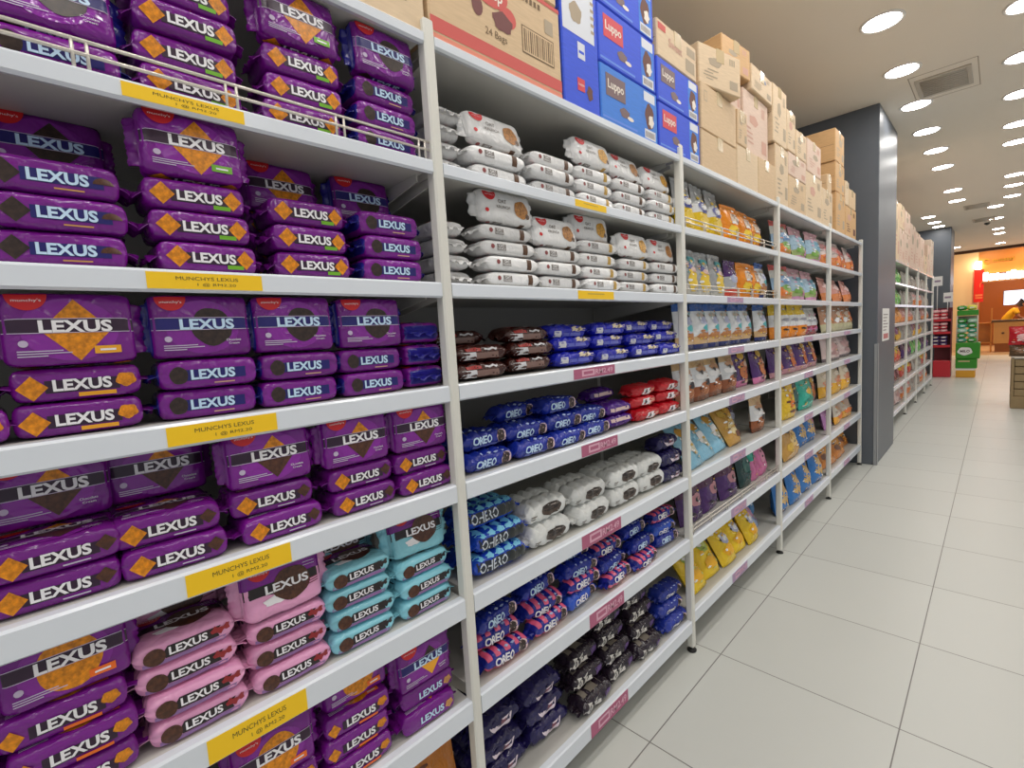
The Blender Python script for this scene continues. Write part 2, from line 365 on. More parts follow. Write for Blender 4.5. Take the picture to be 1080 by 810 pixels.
# ------------------------------------------------------------------ shelving
YP=[.688-1.2,.688,1.888,3.088,4.288,5.476]
ZS=[1.808,1.538,1.300,1.062,.778,.511]     # shelf tops, top to bottom
ZTOP=2.08
ZLOW=[.165,.145,.180,.187,.200]
LIP=[.026,.031,.036,.042,.048,.051,.052]
DEP=.44
YEL=plain('yellow_price_card',(250,203,20),.55); INKD=plain('price_ink',(92,84,40),.7)
PNK=plain('pink_price_card',(178,96,128),.55); PNK2=plain('pink_price_panel',(222,172,192),.55); LIL=plain('lilac_price_card',(176,150,182),.6)
def shelf_bay(y0,y1,zs,name_lb,left_post,label_group,price,guards,far=False):
    e=empty('shelving_unit',((-.2),(y0+y1)/2,0)); tag(e,name_lb,'shelving','white shelving bays'); o0=Vector(e.location)
    def part(mb,nm,par=e,base=(0,0,0)):
        # verts in world coords -> local to e / part
        b=Vector(base)
        mb.v=[tuple(Vector(v)-o0-b) for v in mb.v]
        return mb.build(nm,par,loc=(0,0,0))
    for yp in ([y0] if left_post else [])+[y1]:
        mb=MB(); mb.box(-.03,yp-.014,.02,0,yp+.014,ZTOP+.03,POSTM,.004)
        p=part(mb,'post')
        mb=MB(); mb.lathe([(.012,0),(.02,.002),(.02,.008),(.008,.012),(.008,.022)],BLACK,12,(-.014,yp,0)); part(mb,'foot',p)
        mb=MB(); mb.box(-DEP-.03,yp-.014,.02,-DEP,yp+.014,ZTOP,POSTM,.003); p=part(mb,'post')
        mb=MB(); mb.lathe([(.012,0),(.02,.002),(.02,.008),(.008,.012),(.008,.022)],BLACK,12,(-DEP-.014,yp,0)); part(mb,'foot',p)
    mb=MB(); mb.box(-DEP-.012,y0+.014,.12,-DEP,y1-.014,ZTOP-.02,BACK); part(mb,'back_panel')
    for i,z in enumerate(zs+[ZTOP]):
        top=(i==len(zs)); lip=.022 if top else LIP[min(i,6)]
        mb=MB()
        ya,yb=y0+.0145,y1-.0145
        mb.box(-DEP,ya,z-.018,-.022,yb,z,UNDER)
        # folded front lip, slightly tilted
        a=[(-.022,z),( -.006,z),(-.002,z-.004),(-.002,z-lip),(-.008,z-lip-.004),(-.022,z-lip)]
        ids=[[mb.add((x,yy,zz)) for x,zz in a] for yy in (ya,yb)]
        for k in range(6): mb.face((ids[0][k],ids[0][(k+1)%6],ids[1][(k+1)%6],ids[1][k])[::-1],WHITE)
        mb.face(ids[0],WHITE); mb.face(ids[1][::-1],WHITE)
        if top:
            pass
        s=part(mb,'shelf')
        if not far:
            for yy,sg in ((ya+.004,1),(yb-.008,-1)):
                mb=MB(); q=[(-DEP,z-.018),(-.06,z-.018),(-.06,z-.034),(-DEP+.02,z-.085),(-DEP,z-.085)]
                i0=[[mb.add((x,yv,zz)) for x,zz in q] for yv in (yy,yy+.004)]
                mb.face(i0[0],UNDER); mb.face(i0[1][::-1],UNDER)
                for k in range(5): mb.face((i0[0][k],i0[1][k],i0[1][(k+1)%5],i0[0][(k+1)%5]),UNDER)
                part(mb,'bracket',s)
        F=lambda a,b,off:(-.0018+off,a,b)
        for (si,ya_,yb_,kind) in price:
            if si!=i or top: continue
            zt=z-.005; zb=z-lip+.001
            zt2=zt; zb2=zb
            mb=MB()
            if kind=='yellow':
                mb.box(-.0021,ya_,zb2,-.0012,yb_,zt2,YEL)
                F2=lambda a,b,off:(-.0011+off,a,b)
                h=zt2-zb2
                if label_group==0: mb.text(F2,'MUNCHYS LEXUS',(ya_+yb_)/2,zb2+h*.66,(yb_-ya_)*.54,INKD,.0003,.0,h=h*.22)
                else: mb.grid(F2,ya_+(yb_-ya_)*.25,zb2+h*.58,ya_+(yb_-ya_)*.72,zb2+h*.72,plain('price_ink_faint',(206,176,70),.7),4,1,.0003)
                if label_group==0: mb.text(F2,'1 @ RM2.20',(ya_+yb_)/2+.012,zb2+h*.28,(yb_-ya_)*.34,INKD,.0003,.0,h=h*.22)
                pl='yellow price card with black lettering'
            else:
                c=PNK if kind=='pink' else LIL
                mb.box(-.0021,ya_,zb2,-.0012,yb_,zt2,c)
                F2=lambda a,b,off:(-.0011+off,a,b); h=zt2-zb2; w=yb_-ya_
                mb.grid(F2,ya_+w*.18,zb2+h*.2,ya_+w*.48,zb2+h*.85,PNK2,1,1,.0003)
                mb.grid(F2,ya_+w*.22,zb2+h*.38,ya_+w*.44,zb2+h*.68,c,1,1,.0005)
                mb.text(F2,'RM2.49',ya_+w*.72,zb2+h*.52,w*.44,PNK2,.0004,.02,h=h*.55)
                pl='pink price card with pale figures'
            q=part(mb,'price_card',s); q['label']=pl
        if i in guards and not top:
            mb=MB(); zz=z+.004
            for dz in (.018,.036): mb.tube([(-.012,ya,zz+dz),(-.012,yb,zz+dz)],.0028,CHROME,6)
            k=6
            for j in range(k+1):
                yy=ya+.02+(yb-ya-.04)*j/k
                for dd in (-.008,.008): mb.tube([(-.012,yy+dd,z),(-.012,yy+dd,zz+.038)],.0025,CHROME,6)
            part(mb,'wire_guard',s)
    return e
Y0=[(.128,.289)]
pr1=[(i,.128,.289,'yellow') for i in range(6)]
pr2=[(0,1.187,1.349,'yellow'),(1,1.18,1.372,'yellow')]+[(i,1.14+.02*(i%2),1.36,'pink') for i in range(2,7)]
pr3=[(i,2.32,2.52,'lilac') for i in range(1,7)]
pr4=[(i,3.58,3.79,'lilac') for i in range(2,7)]
pr5=[(i,4.75,4.98,'lilac') for i in range(2,7)]
BAYN=['nearest','second','third','fourth','fifth']
for b,(pr,gd) in enumerate(((pr1,[0]),(pr2,[]),(pr3,[0,1,5]),(pr4,[]),(pr5,[]))):
    shelf_bay(YP[b],YP[b+1],ZS+[ZLOW[b]],['nearest white shelving bay, stocked with purple biscuit packs','second white shelving bay, holding white and blue biscuit packs','third white shelving bay, holding upright snack bags','fourth white shelving bay, with vegetable print snack bags','fifth white shelving bay, against the slate pillar'][b],b==0,b,pr,gd)
R2Y=[7.42,8.645,9.87,11.09,12.32]
for b in range(4):
    shelf_bay(R2Y[b],R2Y[b+1],ZS+[.19],'%s white shelving bay beyond the slate pillar'%['first','second','third','fourth'][b],b==0,9,[],[],True)
# ------------------------------------------------------------------ flow packs
def pack_surface(hx,hy,hz,p,seed,amp=.02,nend=10,bumps=0,bamp=.0):
    def az(u): return max(.07,(1-min(1,abs(u))**nend)**.5)*(1+.05*(1-u*u))/1.05
    def S(u,cx,cz,off=0.0):
        u=max(-1,min(1,u)); q=abs(u)**nend
        nz=noise.noise(Vector((u*2.6+seed*7.1,cx*1.4,cz*1.4+seed)))
        r=1+amp*nz*(1+1.6*abs(u)**3)
        ed=max(0.0,(abs(u)-.72)/.28)
        r-=.035*ed*(1+math.sin(math.atan2(cz,cx)*9+seed+u*4))
        if bumps: r+=bamp*math.cos(u*PI*bumps)*(1-q)*(max(0,cz)**.5 if cz>0 else .25)
        return (hx*(1-.17*q)*cx*r+off*cx,hy*u,hz+hz*az(u)*cz*r+off*cz)
    def front(a,b,off):
        u=a/hy; A=az(u)*hz; v=max(-.985,min(.985,b/A)); return S(u,(1-abs(v)**p)**(1/p),v,off)
    def top(a,b,off):
        u=a/hy; w=max(-.985,min(.985,-b*.9/hx)); return S(u,w,(1-abs(w)**p)**(1/p),off)
    return S,front,top
def pack_body(mb,S,p,matfn,nu=22,nc=32,nend=10):
    us=[-math.sin(PI/2*(1-2*i/nu)) if False else (-1+2*i/nu) for i in range(nu+1)]
    us=[math.copysign(1-(1-abs(u))**1.5,u) for u in us]
    # arc length samples of the superellipse
    dense=[]
    for k in range(721):
        t=2*PI*k/720; c,s_=math.cos(t),math.sin(t)
        dense.append((math.copysign(abs(c)**(2/p),c),math.copysign(abs(s_)**(2/p),s_)))
    L=[0]
    for a,b in zip(dense,dense[1:]): L.append(L[-1]+math.hypot(b[0]-a[0],b[1]-a[1]))
    cs=[];j=0
    for k in range(nc):
        t=L[-1]*k/nc
        while L[j+1]<t: j+=1
        f=(t-L[j])/max(1e-9,L[j+1]-L[j]); cs.append((dense[j][0]*(1-f)+dense[j+1][0]*f,dense[j][1]*(1-f)+dense[j+1][1]*f))
    R=[[mb.add(S(u,cx,cz)) for cx,cz in cs] for u in us]
    for i in range(nu):
        for k in range(nc):
            k2=(k+1)%nc; cx=(cs[k][0]+cs[k2][0])/2; cz=(cs[k][1]+cs[k2][1])/2
            mb.face((R[i][k],R[i+1][k],R[i+1][k2],R[i][k2])[::-1],matfn((us[i]+us[i+1])/2,cx,cz),True)
    mb.face(R[0],matfn(-1,0,0)); mb.face(R[-1][::-1],matfn(1,0,0))
def end_seal(root,hx,hy,hz,sg,mat,ln=.014,seed=0,droop=.4):
    mb=MB(); n=14; m=3
    up=[];dn=[]
    for i in range(n+1):
        a=-1+2*i/n; ru=[];rd=[]
        for j in range(m+1):
            t=j/m; x=hx*.76*a*(1-.06*t); y=sg*(hy*.985+ln*t+ (.0022 if i%2 and j==m else 0))
            z=hz+ .0045*math.sin(a*7+seed)*t - droop*ln*t*t+ .0012*(1 if i%2 else -1)*(1 if j>0 else .2)
            ru.append(mb.add((x,y,z+.0007))); rd.append(mb.add((x,y,z-.0007)))
        up.append(ru);dn.append(rd)
    for i in range(n):
        for j in range(m):
            mb.face((up[i][j],up[i+1][j],up[i+1][j+1],up[i][j+1]),mat,True); mb.face((dn[i][j],dn[i][j+1],dn[i+1][j+1],dn[i+1][j]),mat,True)
        mb.face((up[i][m],up[i+1][m],dn[i+1][m],dn[i][m]),mat)
    for i in (0,n):
        for j in range(m): mb.face((up[i][j],up[i][j+1],dn[i][j+1],dn[i][j]),mat)
    return mb.build('end_seal',root)
PUR=(116,22,134); PURD=(70,18,90)
ORG=ink((226,142,14),.38); BRN=ink((84,48,34),.5); DKB=ink((52,36,34),.5); WHT=ink((238,236,240)); LBL=ink((196,222,246)); DRED=ink((206,26,34)); GRN=ink((112,176,38)); YLO=ink((240,168,36)); ORF=ink((240,110,30))
BAND=ink((46,20,48)); BLU=ink((28,22,104)); GREYP=ink((196,180,208)); TAN=ink((206,150,92),.3); GLOW=film((132,34,152)); BLKB=ink((34,24,28)); LILAC=ink((150,112,170)); REDK=ink((150,34,40)); PINKM=film((226,158,198)); AQUA=film((138,206,222)); MAROON=ink((108,30,46))
HX,HY,HZ=.050,.0715,.0238
def lexus(kind):
    body=film(PUR); lower=None
    if kind=='pink': lower=PINKM
    if kind=='aqua': lower=AQUA
    soft=lower is not None
    p=8.5 if not soft else 6.5
    ne=26 if not soft else 12
    hz=HZ if not soft else .0215
    S,Fr,Tp=pack_surface(HX,HY,hz,p,hash(kind)%13+1 if False else len(kind)+ord(kind[0])%7,.014 if not soft else .04,ne)
    mb=MB()
    def mf(u,cx,cz):
        if soft: return lower if not (cz>.9 and cx<-.25) else body
        if kind=='choc' and abs(u)>.955: return film((36,34,130))
        return body
    pack_body(mb,S,p,mf)
    band=BLU if kind in ('choc','darkdia','lemon') else BAND
    txt=LBL if kind in ('choc','darkdia','lemon') else WHT
    wfull=HY*.97
    # ---- big face (top of the pack)
    if not soft:
        mb.disc(Tp,0,-.002,.052,.048,GLOW,.0004,24,3)
        if kind in ('cheese','peanut'): mb.diamond(Tp,.006,-.003,.038,.047,ORG,.0010)
        elif kind=='half': mb.diamond(Tp,.006,-.003,.034,.042,ORG,.0010,'top'); mb.diamond(Tp,.006,-.003,.034,.042,BRN,.0010,'bottom')
        elif kind=='choc': mb.disc(Tp,.012,-.002,.029,.034,DKB,.0010,28,3,wob=.03)
        elif kind=='darkdia': mb.diamond(Tp,.008,-.002,.036,.044,DKB,.0010)
        elif kind=='lemon': mb.diamond(Tp,.012,-.002,.03,.038,DKB,.0010,'top'); mb.diamond(Tp,.012,-.002,.03,.038,YLO,.0010,'bottom')
        elif kind=='orange': mb.disc(Tp,.004,-.004,.036,.042,ORG,.0010,28,3,wob=.02)
        bz0,bz1=-.006,.014
        for (a0,a1) in ((-wfull,wfull),): mb.grid(Tp,a0,bz0,a1,bz1,band,16,3,.0014)
        mb.grid(Tp,-wfull,bz1,wfull,bz1+.0011,GREYP,16,1,.0015); mb.grid(Tp,-wfull,bz0-.0011,wfull,bz0,GREYP,16,1,.0015)
        mb.text(Tp,'LEXUS',.006,.003,.078,txt,.0022,.035,h=.0185)
        mb.disc(Tp,-.041,.051,.021,.024,DRED,.0014,18,3,PI,2*PI)
        mb.text(Tp,"munchy's",-.041,.041,.029,WHT,.0020,.0,h=.0055)
        mb.disc(Tp,-.05,-.022,.005,.005,GREYP,.0012,14,1)
        for k,(q) in enumerate((.046,.055,.03)): mb.grid(Tp,-.057,-.034-.0036*k,-.057+q,-.0324-.0036*k,GREYP,4,1,.0012)
        fl={'cheese':GRN,'peanut':YLO,'orange':ORF}.get(kind)
        if fl: mb.grid(Tp,.022,-.040,.052,-.028,fl,4,2,.0018); mb.grid(Tp,.028,-.0355,.046,-.0325,WHT,3,1,.0022)
        else: mb.text(Tp,'Chocolate',.042,-.026,.022,WHT,.0018,.0,h=.004); mb.text(Tp,'Cream',.042,-.032,.016,WHT,.0018,.0,h=.0035)
    else:
        mb.grid(Tp,-wfull,.014,wfull,.046,body,14,4,.0006)
        mb.grid(Tp,-wfull,-.010,wfull,.014,BLKB,14,3,.0010,shape=lambda a,b,s,t:(a,b+(.004*math.sin(s*9) if t==0 else 0)))
        mb.disc(Tp,.012,.0,.034,.033,BRN,.0014,26,3,wob=.03)
        mb.disc(Tp,-.02,-.022,.02,.009,WHT,.0012,16,2,wob=.15)
        mb.text(Tp,'LEXUS',.004,.002,.078,WHT,.0022,.03,h=.017)
        mb.disc(Tp,-.041,.046,.02,.022,DRED,.0014,18,3,PI,2*PI); mb.text(Tp,"munchy's",-.041,.037,.028,WHT,.0020,.0,h=.005)
        for k in range(3): mb.grid(Tp,.038,-.006-.005*k,.062,-.0045-.005*k,MAROON if kind=='pink' else ink((60,90,100)),3,1,.0016)
        mb.grid(Tp,.036,.030,.058,.0312,GREYP,3,1,.0012); mb.grid(Tp,.036,.024,.058,.0252,GREYP,3,1,.0012)
    # ---- long side (front of the pack)
    tw=.064
    if not soft:
        b0=-.0105
        if kind in ('choc','darkdia'): mb.grid(Fr,-.034,-.010,.052,.007,band,8,2,.0006)
        elif kind in ('cheese','peanut','half','orange'): mb.grid(Fr,-.036,-.011,.045,.006,BAND,8,2,.0006)
        mb.text(Fr,'LEXUS',.004,-.001,tw,txt,.0016,.035,h=.0155)
        if kind=='cheese': mb.diamond(Fr,-.047,-.001,.0165,.0165,ORG); mb.diamond(Fr,.051,-.001,.014,.0155,ORG); mb.grid(Fr,.022,-.0165,.047,-.0105,GRN,3,1,.0012)
        if kind=='peanut': mb.diamond(Fr,-.049,-.003,.0165,.0165,ORG); mb.disc(Fr,.053,.001,.012,.010,ORG,wob=.1); mb.grid(Fr,-.002,-.018,.04,-.0125,YLO,4,1,.0012)
        if kind=='orange': mb.diamond(Fr,-.053,-.004,.013,.0145,ORG); mb.disc(Fr,.052,.003,.011,.009,ORG,wob=.1); mb.grid(Fr,-.002,-.018,.04,-.013,ORF,4,1,.0012)
        if kind=='half': mb.diamond(Fr,-.046,-.002,.0165,.0165,ORG); mb.diamond(Fr,.053,.001,.013,.012,BRN); mb.grid(Fr,.004,-.0165,.034,-.0145,GREYP,4,1,.0010)
        if kind=='choc': mb.disc(Fr,-.044,-.001,.0125,.0135,DKB,wob=.03); mb.grid(Fr,.004,-.0165,.034,-.0145,ink((200,150,130)),4,1,.0010)
        if kind=='darkdia': mb.diamond(Fr,-.049,-.001,.016,.016,DKB); mb.disc(Fr,.052,-.003,.012,.009,BRN,a0=0,a1=PI); mb.grid(Fr,-.002,-.0165,.03,-.0145,ink((206,150,80)),4,1,.0010)
        if kind=='lemon': mb.disc(Fr,.052,-.002,.011,.009,TAN,wob=.12)
    else:
        mb.grid(Fr,-.060,-.0165,.066,-.0095,LILAC,10,1,.0006)
        mb.grid(Fr,-.030,-.0085,.046,.009,BLKB,8,2,.0008,shape=lambda a,b,s,t:(a+.004*math.sin(t*8),b))
        mb.disc(Fr,-.044,-.002,.0145,.0135,BRN,.0012,22,2)
        mb.text(Fr,'LEXUS',.002,.0005,.054,WHT,.0016,.03,h=.012)
        for k in range(3): mb.disc(Fr,.040+.009*k,.003-.002*(k%2),.006,.006,REDK if kind=='pink' else BLKB,.0012,8,1,wob=.3)
    root=mb.build('biscuit_pack'); 
    sm=(film((36,34,130)) if kind=='choc' else body) if not soft else lower
    for sg in (-1,1): end_seal(root,HX,HY,hz,sg,sm,.013 if not soft else .018,sg*2+len(kind))
    return Proto(root),hz*2
LEXDESC={'cheese':'purple biscuit pack with orange diamond crackers','peanut':'purple biscuit pack with yellow flash','choc':'purple biscuit pack with dark round biscuit','darkdia':'purple biscuit pack with dark diamonds','half':'purple biscuit pack with half brown diamond','pink':'pink biscuit pack with brown cookie','aqua':'pale blue biscuit pack with brown cookie','orange':'purple biscuit pack with round golden cracker','lemon':'purple biscuit pack with yellow cream diamond'}
LEX={k:lexus(k) for k in LEXDESC}
def jit(a): return random.uniform(-a,a)
def put_flat(pr,h,x,y,z,rz=0.0,rx=0.0):
    o=pr.get(); o.location=(x,y,z); o.rotation_euler=(0,rx,rz); return o
def put_face(pr,h,hx,xf,y,z,tilt,rz=0.0,rx=0.0):
    th=PI/2-tilt; o=pr.get(); o.rotation_mode='XYZ'
    o.rotation_euler=(rx,th,rz); o.location=(xf-(hx*math.cos(th)+h*math.sin(th)),y,z+hx*math.sin(th)); return o
G1='biscuit packs in the nearest bay'
# shelf index, stack list: y, kind, flats, face (None | (x front, tilt)), 
BAY1=[
 (0,[(-.085,'choc',2,None),(.066,'choc',1,(-.03,.20)),(.228,'cheese',4,None),(.411,'cheese',3,(-.02,.12)),(.588,'choc',3,(-.02,.12))]),
 (1,[(-.112,'darkdia',3,None),(.045,'darkdia',3,(-.15,.16)),(.219,'cheese',3,(-.022,.10)),(.398,'cheese',3,(-.16,.14)),(.578,'choc',3,(-.15,.12))]),
 (2,[(-.112,'peanut',2,(-.03,.1)),(.043,'peanut',2,(-.022,.06)),(.202,'choc',2,(-.024,.05)),(.352,'choc',2,(-.022,.07)),(.505,'choc',2,(-.026,.05))]),
 (3,[(-.165,'half',2,None),(-.012,'half',2,(-.10,.10)),(.125,'half',2,(-.12,.10)),(.285,'half',2,(-.024,.10)),(.452,'half',2,(-.022,.06)),(.606,'half',2,(-.022,.05))]),
 (4,[(-.180,'orange',3,None),(-.022,'orange',3,(-.03,.08)),(.127,'pink',4,(-.13,.2)),(.283,'pink',3,(-.03,.12)),(.430,'aqua',4,(-.12,.1)),(.586,'aqua',3,(-.035,.2))]),
 (5,[(-.09,'orange',3,None),(.075,'orange',3,None),(.236,'orange',2,(-.022,.08)),(.400,'orange',3,(-.04,.08)),(.571,'lemon',2,(-.026,.06))]),
]
for si,stacks in BAY1:
    n=0
    for k,(y,kind,nf,face) in enumerate(stacks):
        pr,h=LEX[kind]; z=ZS[si]+.0008
        nm='%s stack'%ORD[k+1]
        soft=kind in ('pink','aqua')
        for j in range(nf):
            o=put_flat(pr,h,-.027-HX+jit(.006)-.002*j,y+jit(.006),z+.0006,jit(.05),0)
            z+=h+.0012
            pos=('lowest','second up','third up','fourth up')[j]
            tag(o,'%s, %s in %s, %s shelf, nearest bay'%(LEXDESC[kind],pos,nm,SHN[si]),'biscuit pack',G1)
        if face:
            xf,tl=face
            if xf<-.09:
                if nf==4: z-=h+.0012
                zz=ZS[si]+.0014
                for j in range(4 if False else (3 if nf>=3 else 2)):
                    o=put_flat(pr,h,xf-.004-HX,y+jit(.003),zz,jit(.02)); zz+=h+.0012
                    tag(o,'%s, %s behind %s, %s shelf, nearest bay'%(LEXDESC[kind],('lowest','second up','third up')[j],nm,SHN[si]),'biscuit pack',G1)
            o=put_face(pr,h,HX,xf,y+jit(.004),z+.001,tl,jit(.02),0)
            tag(o,'%s, standing atop %s, %s shelf, nearest bay'%(LEXDESC[kind],nm,SHN[si]),'biscuit pack',G1)
# end-on stack at the right of the third shelf
pr,h=LEX['choc']; z=ZS[2]+.002
for j in range(3):
    o=pr.get(); o.location=(-.112,.636,z); o.rotation_euler=(0,0,PI/2+jit(.05)); z+=h+.003
    tag(o,'purple biscuit pack turned end outwards, %s beside post, third shelf, nearest bay'%('lowest','middle','topmost')[j],'biscuit pack',G1)
# ------------------------------------------------------------------ bay 2 packs
def seals(root,hx,hy,hz,mat,ln=.016):
    for sg in (-1,1): end_seal(root,hx,hy,hz,sg,mat,ln,sg*3+hy*100)
WPK=film((226,226,226),.25,.5,30); GYT=ink((128,122,118)); CK=ink((176,118,52),.5); CKD=ink((92,62,44),.4)
def white_oat(tone=0):
    hx,hy,hz=.042,.098,.0195
    S,Fr,Tp=pack_surface(hx,hy,hz,4,3+tone,.03,9); mb=MB(); pack_body(mb,S,4,lambda u,cx,cz:WPK)
    ck=CK if tone==0 else ink((214,160,60),.4); cd=CKD if tone==0 else ink((196,160,80),.3)
    mb.disc(Tp,-.062,.032,.021,.02,DRED,.0012,18,2,PI*.9,PI*2.1); mb.text(Tp,"munchy's",-.062,.026,.03,WHT,.0018,0,h=.005)
    mb.text(Tp,'OAT',-.02,.012,.03,GYT,.0014,.02); mb.text(Tp,'KRUNCH',-.018,-.004,.048,GYT,.0014,.02)
    mb.disc(Tp,.048,-.003,.026,.026,ck,.0012,24,3,wob=.05); mb.disc(Tp,.07,-.02,.008,.008,CKD,.0014,12,1)
    mb.disc(Tp,-.075,-.018,.006,.006,DRED,.0012,10,1)
    mb.grid(Fr,-.05,-.008,-.018,.008,GYT,4,2,.0008); mb.text(Fr,'OAT',-.034,.003,.02,WPK,.0014,.02); mb.text(Fr,'KRUNCH',-.034,-.004,.026,WPK,.0014,.02)
    mb.disc(Fr,-.064,.001,.006,.006,ink((140,70,70)),.001,10,1)
    mb.grid(Fr,.044,-.0135,.062,.0125,cd,3,3,.0009)
    root=mb.build('biscuit_pack'); seals(root,hx,hy,hz,WPK,.018); return Proto(root),2*hz,hx
OAT=[white_oat(0),white_oat(1)]
G2='white biscuit packs in the second bay'
def oat_stack(si,k,y,tone,nf,face,desc):
    pr,h,hx=OAT[tone]; z=ZS[si]+.001
    for j in range(nf):
        o=put_flat(pr,h,-.03-hx+jit(.008),y+jit(.008),z+.001,jit(.04)); z+=h+.002
        tag(o,'white biscuit pack, %s in %s stack, %s shelf, second bay'%(('lowest','second up','third up','fourth up','fifth up')[j],ORD[k],SHN[si]),'biscuit pack',G2)
    if face:
        for t,(xf,tl) in enumerate(face):
            o=put_face(pr,h,hx,xf,y+jit(.004)-.0,z+.001,tl,jit(.03))
            tag(o,'white biscuit pack with cookie picture standing on %s stack, %s shelf, second bay'%(ORD[k],SHN[si]) if t==0 else 'white biscuit pack leaning behind another, %s stack, %s shelf, second bay'%(ORD[k],SHN[si]),'biscuit pack',G2)
for a in ((0,2,.915,0,2,[(-.03,.28)]),(0,3,1.138,0,3,None),(0,4,1.352,1,3,[(-.03,.22)]),(0,5,1.566,0,3,[(-.04,.3)]),(0,6,1.785,1,3,[(-.04,.3)]),
          (1,2,.938,0,4,[(-.03,.12)]),(1,3,1.148,0,3,[(-.035,.2)]),(1,4,1.355,1,4,[(-.06,.1)]),(1,5,1.580,1,3,[(-.03,.2)]),(1,6,1.79,0,3,[(-.035,.2)])):
    oat_stack(*a,None)
for si,nn in ((0,4),(1,4)):
    z=ZS[si]+.001; pr,h,hx=OAT[0]
    for j in range(nn):
        o=pr.get(); o.location=(-.155,.765+.004*jit(1),z+.001); o.rotation_euler=(0,0,PI/2+jit(.12)); z+=h+.002
        tag(o,'white biscuit pack end outwards, %s beside near post, %s shelf, second bay'%(('lowest','second up','third up','fourth up')[j],SHN[si]),'biscuit pack',G2)
# generic rolls of sandwich biscuits
def roll(nm,hx,hy,hz,p,base,prints,bumps=0,bamp=0.0,seed=1,amp=.04,mf=None,sealm=None,rough=.22):
    S,Fr,Tp=pack_surface(hx,hy,hz,p,seed,amp,8,bumps,bamp); mb=MB(); bm=film(base,rough,.7,34)
    pack_body(mb,S,p,(lambda u,cx,cz:bm) if mf is None else (lambda u,cx,cz:mf(u,cx,cz) or bm),26,24)
    prints(mb,Fr,Tp)
    root=mb.build(nm); seals(root,hx,hy,hz,sealm or bm,.018); return Proto(root),2*hz,hx
SILV=ink((206,206,210)); CREAM=ink((214,200,168)); NAVY=(22,26,84); COB=(26,34,168)
def pr_brown(mb,Fr,Tp):
    mb.grid(Fr,-.075,-.014,-.03,.004,SILV,4,2,.001); mb.grid(Fr,-.03,-.012,.05,.002,ink((120,92,84)),5,2,.0008); mb.grid(Fr,-.06,.006,-.01,.014,ink((160,40,36)),5,1,.0009); mb.grid(Fr,.0,.008,.05,.013,SILV,5,1,.0009,shape=lambda a,b,s,t:(a,b+.002*math.sin(s*14))); mb.grid(Tp,-.06,-.02,.05,.02,ink((150,40,36)),5,3,.0008); mb.grid(Tp,-.055,-.004,-.01,.012,SILV,3,2,.0012); mb.grid(Tp,.01,-.006,.055,.010,SILV,6,2,.0014,shape=lambda a,b,s,t:(a,b+.004*math.sin(s*11)))
CHOC=roll('biscuit_pack',.045,.086,.021,3.4,(62,26,22),pr_brown,5,.10,2,.12)
def pr_blue(mb,Fr,Tp):
    mb.grid(Fr,-.075,-.013,-.045,.005,SILV,3,2,.001); mb.grid(Fr,-.04,-.012,.06,-.002,ink((92,100,190)),6,1,.0008); mb.grid(Fr,.012,.002,.076,.015,CREAM,5,2,.0009,shape=lambda a,b,s,t:(a+.006*t,b+.002*math.sin(s*9))); mb.disc(Fr,.05,.008,.01,.006,ink((120,96,70)),.0014,10,1,wob=.2)
    mb.grid(Tp,-.07,-.018,.0,.018,ink((84,96,200)),5,3,.0008); mb.grid(Tp,.01,-.026,.078,.024,CREAM,4,3,.001); mb.grid(Tp,-.06,-.006,-.01,.008,WHT,6,2,.0014,shape=lambda a,b,s,t:(a,b+.004*math.sin(s*12)))
BLUEP=roll('biscuit_pack',.045,.094,.0215,3.2,COB,pr_blue,5,.11,5,.12)
def pr_sand(txt,tc,ov,acc):
    def f(mb,Fr,Tp):
        mb.text(Fr,txt,-.018,-.001,.066,tc,.0030,.03,h=.019,slant=.2)
        mb.grid(Fr,-.05,-.0185,.045,-.0135,acc,6,1,.001)
        mb.disc(Fr,.052,-.001,.019,.0165,ink((226,196,196)),.0008,18,2); mb.disc(Fr,.049,.0,.0145,.0150,ov,.0012,18,2)
        for k in range(4): mb.disc(Fr,-.03+.026*k,.0178,.007,.0035,ink((176,192,232)),.0012,8,1,a0=PI*.15,a1=PI*.7)
        for k in range(4): mb.disc(Tp,-.054+.036*k,.004,.008,.026,ink((150,170,220)),.0008,12,1,a0=PI*.6,a1=PI*1.1)
    return f
DKC=ink((54,40,38),.35)
SBLU=roll('biscuit_roll',.030,.082,.0235,2.5,(24,44,150),pr_sand('OREO',LBL,DKC,ink((110,120,190))),5,.18,7,.10)
SLIG=roll('biscuit_roll',.030,.082,.0235,2.5,(40,84,196),pr_sand('OREO',WHT,DKC,ink((150,190,236))),5,.18,9,.10)
PNKM=film((222,92,128))
SPNK=roll('biscuit_roll',.030,.082,.0235,2.5,(30,40,140),pr_sand('OREO',WHT,DKC,ink((226,110,150))),5,.2,4,.10,mf=lambda u,cx,cz: PNKM if (cz>.55 and math.cos(u*PI*5)>.1) or cz<-.55 else None)
SPUR=roll('biscuit_roll',.034,.074,.0225,2.6,(74,22,130),lambda mb,Fr,Tp:(mb.grid(Fr,-.055,-.004,.055,.008,ink((224,196,190)),8,2,.001),mb.grid(Fr,-.06,-.019,.06,-.010,ink((120,70,160)),6,1,.001)),4,.14,3,.12)
def pr_red(mb,Fr,Tp):
    mb.grid(Fr,-.02,-.012,.03,.01,WHT,4,2,.001,shape=lambda a,b,s,t:(a+.012*t,b)); mb.grid(Fr,.03,-.016,.075,.006,ink((226,150,130)),4,2,.0009); mb.disc(Fr,.004,-.001,.008,.006,BLKB,.0015,10,1,wob=.3)
SRED=roll('biscuit_roll',.036,.084,.0215,2.8,(196,20,36),pr_red,5,.11,8,.12)
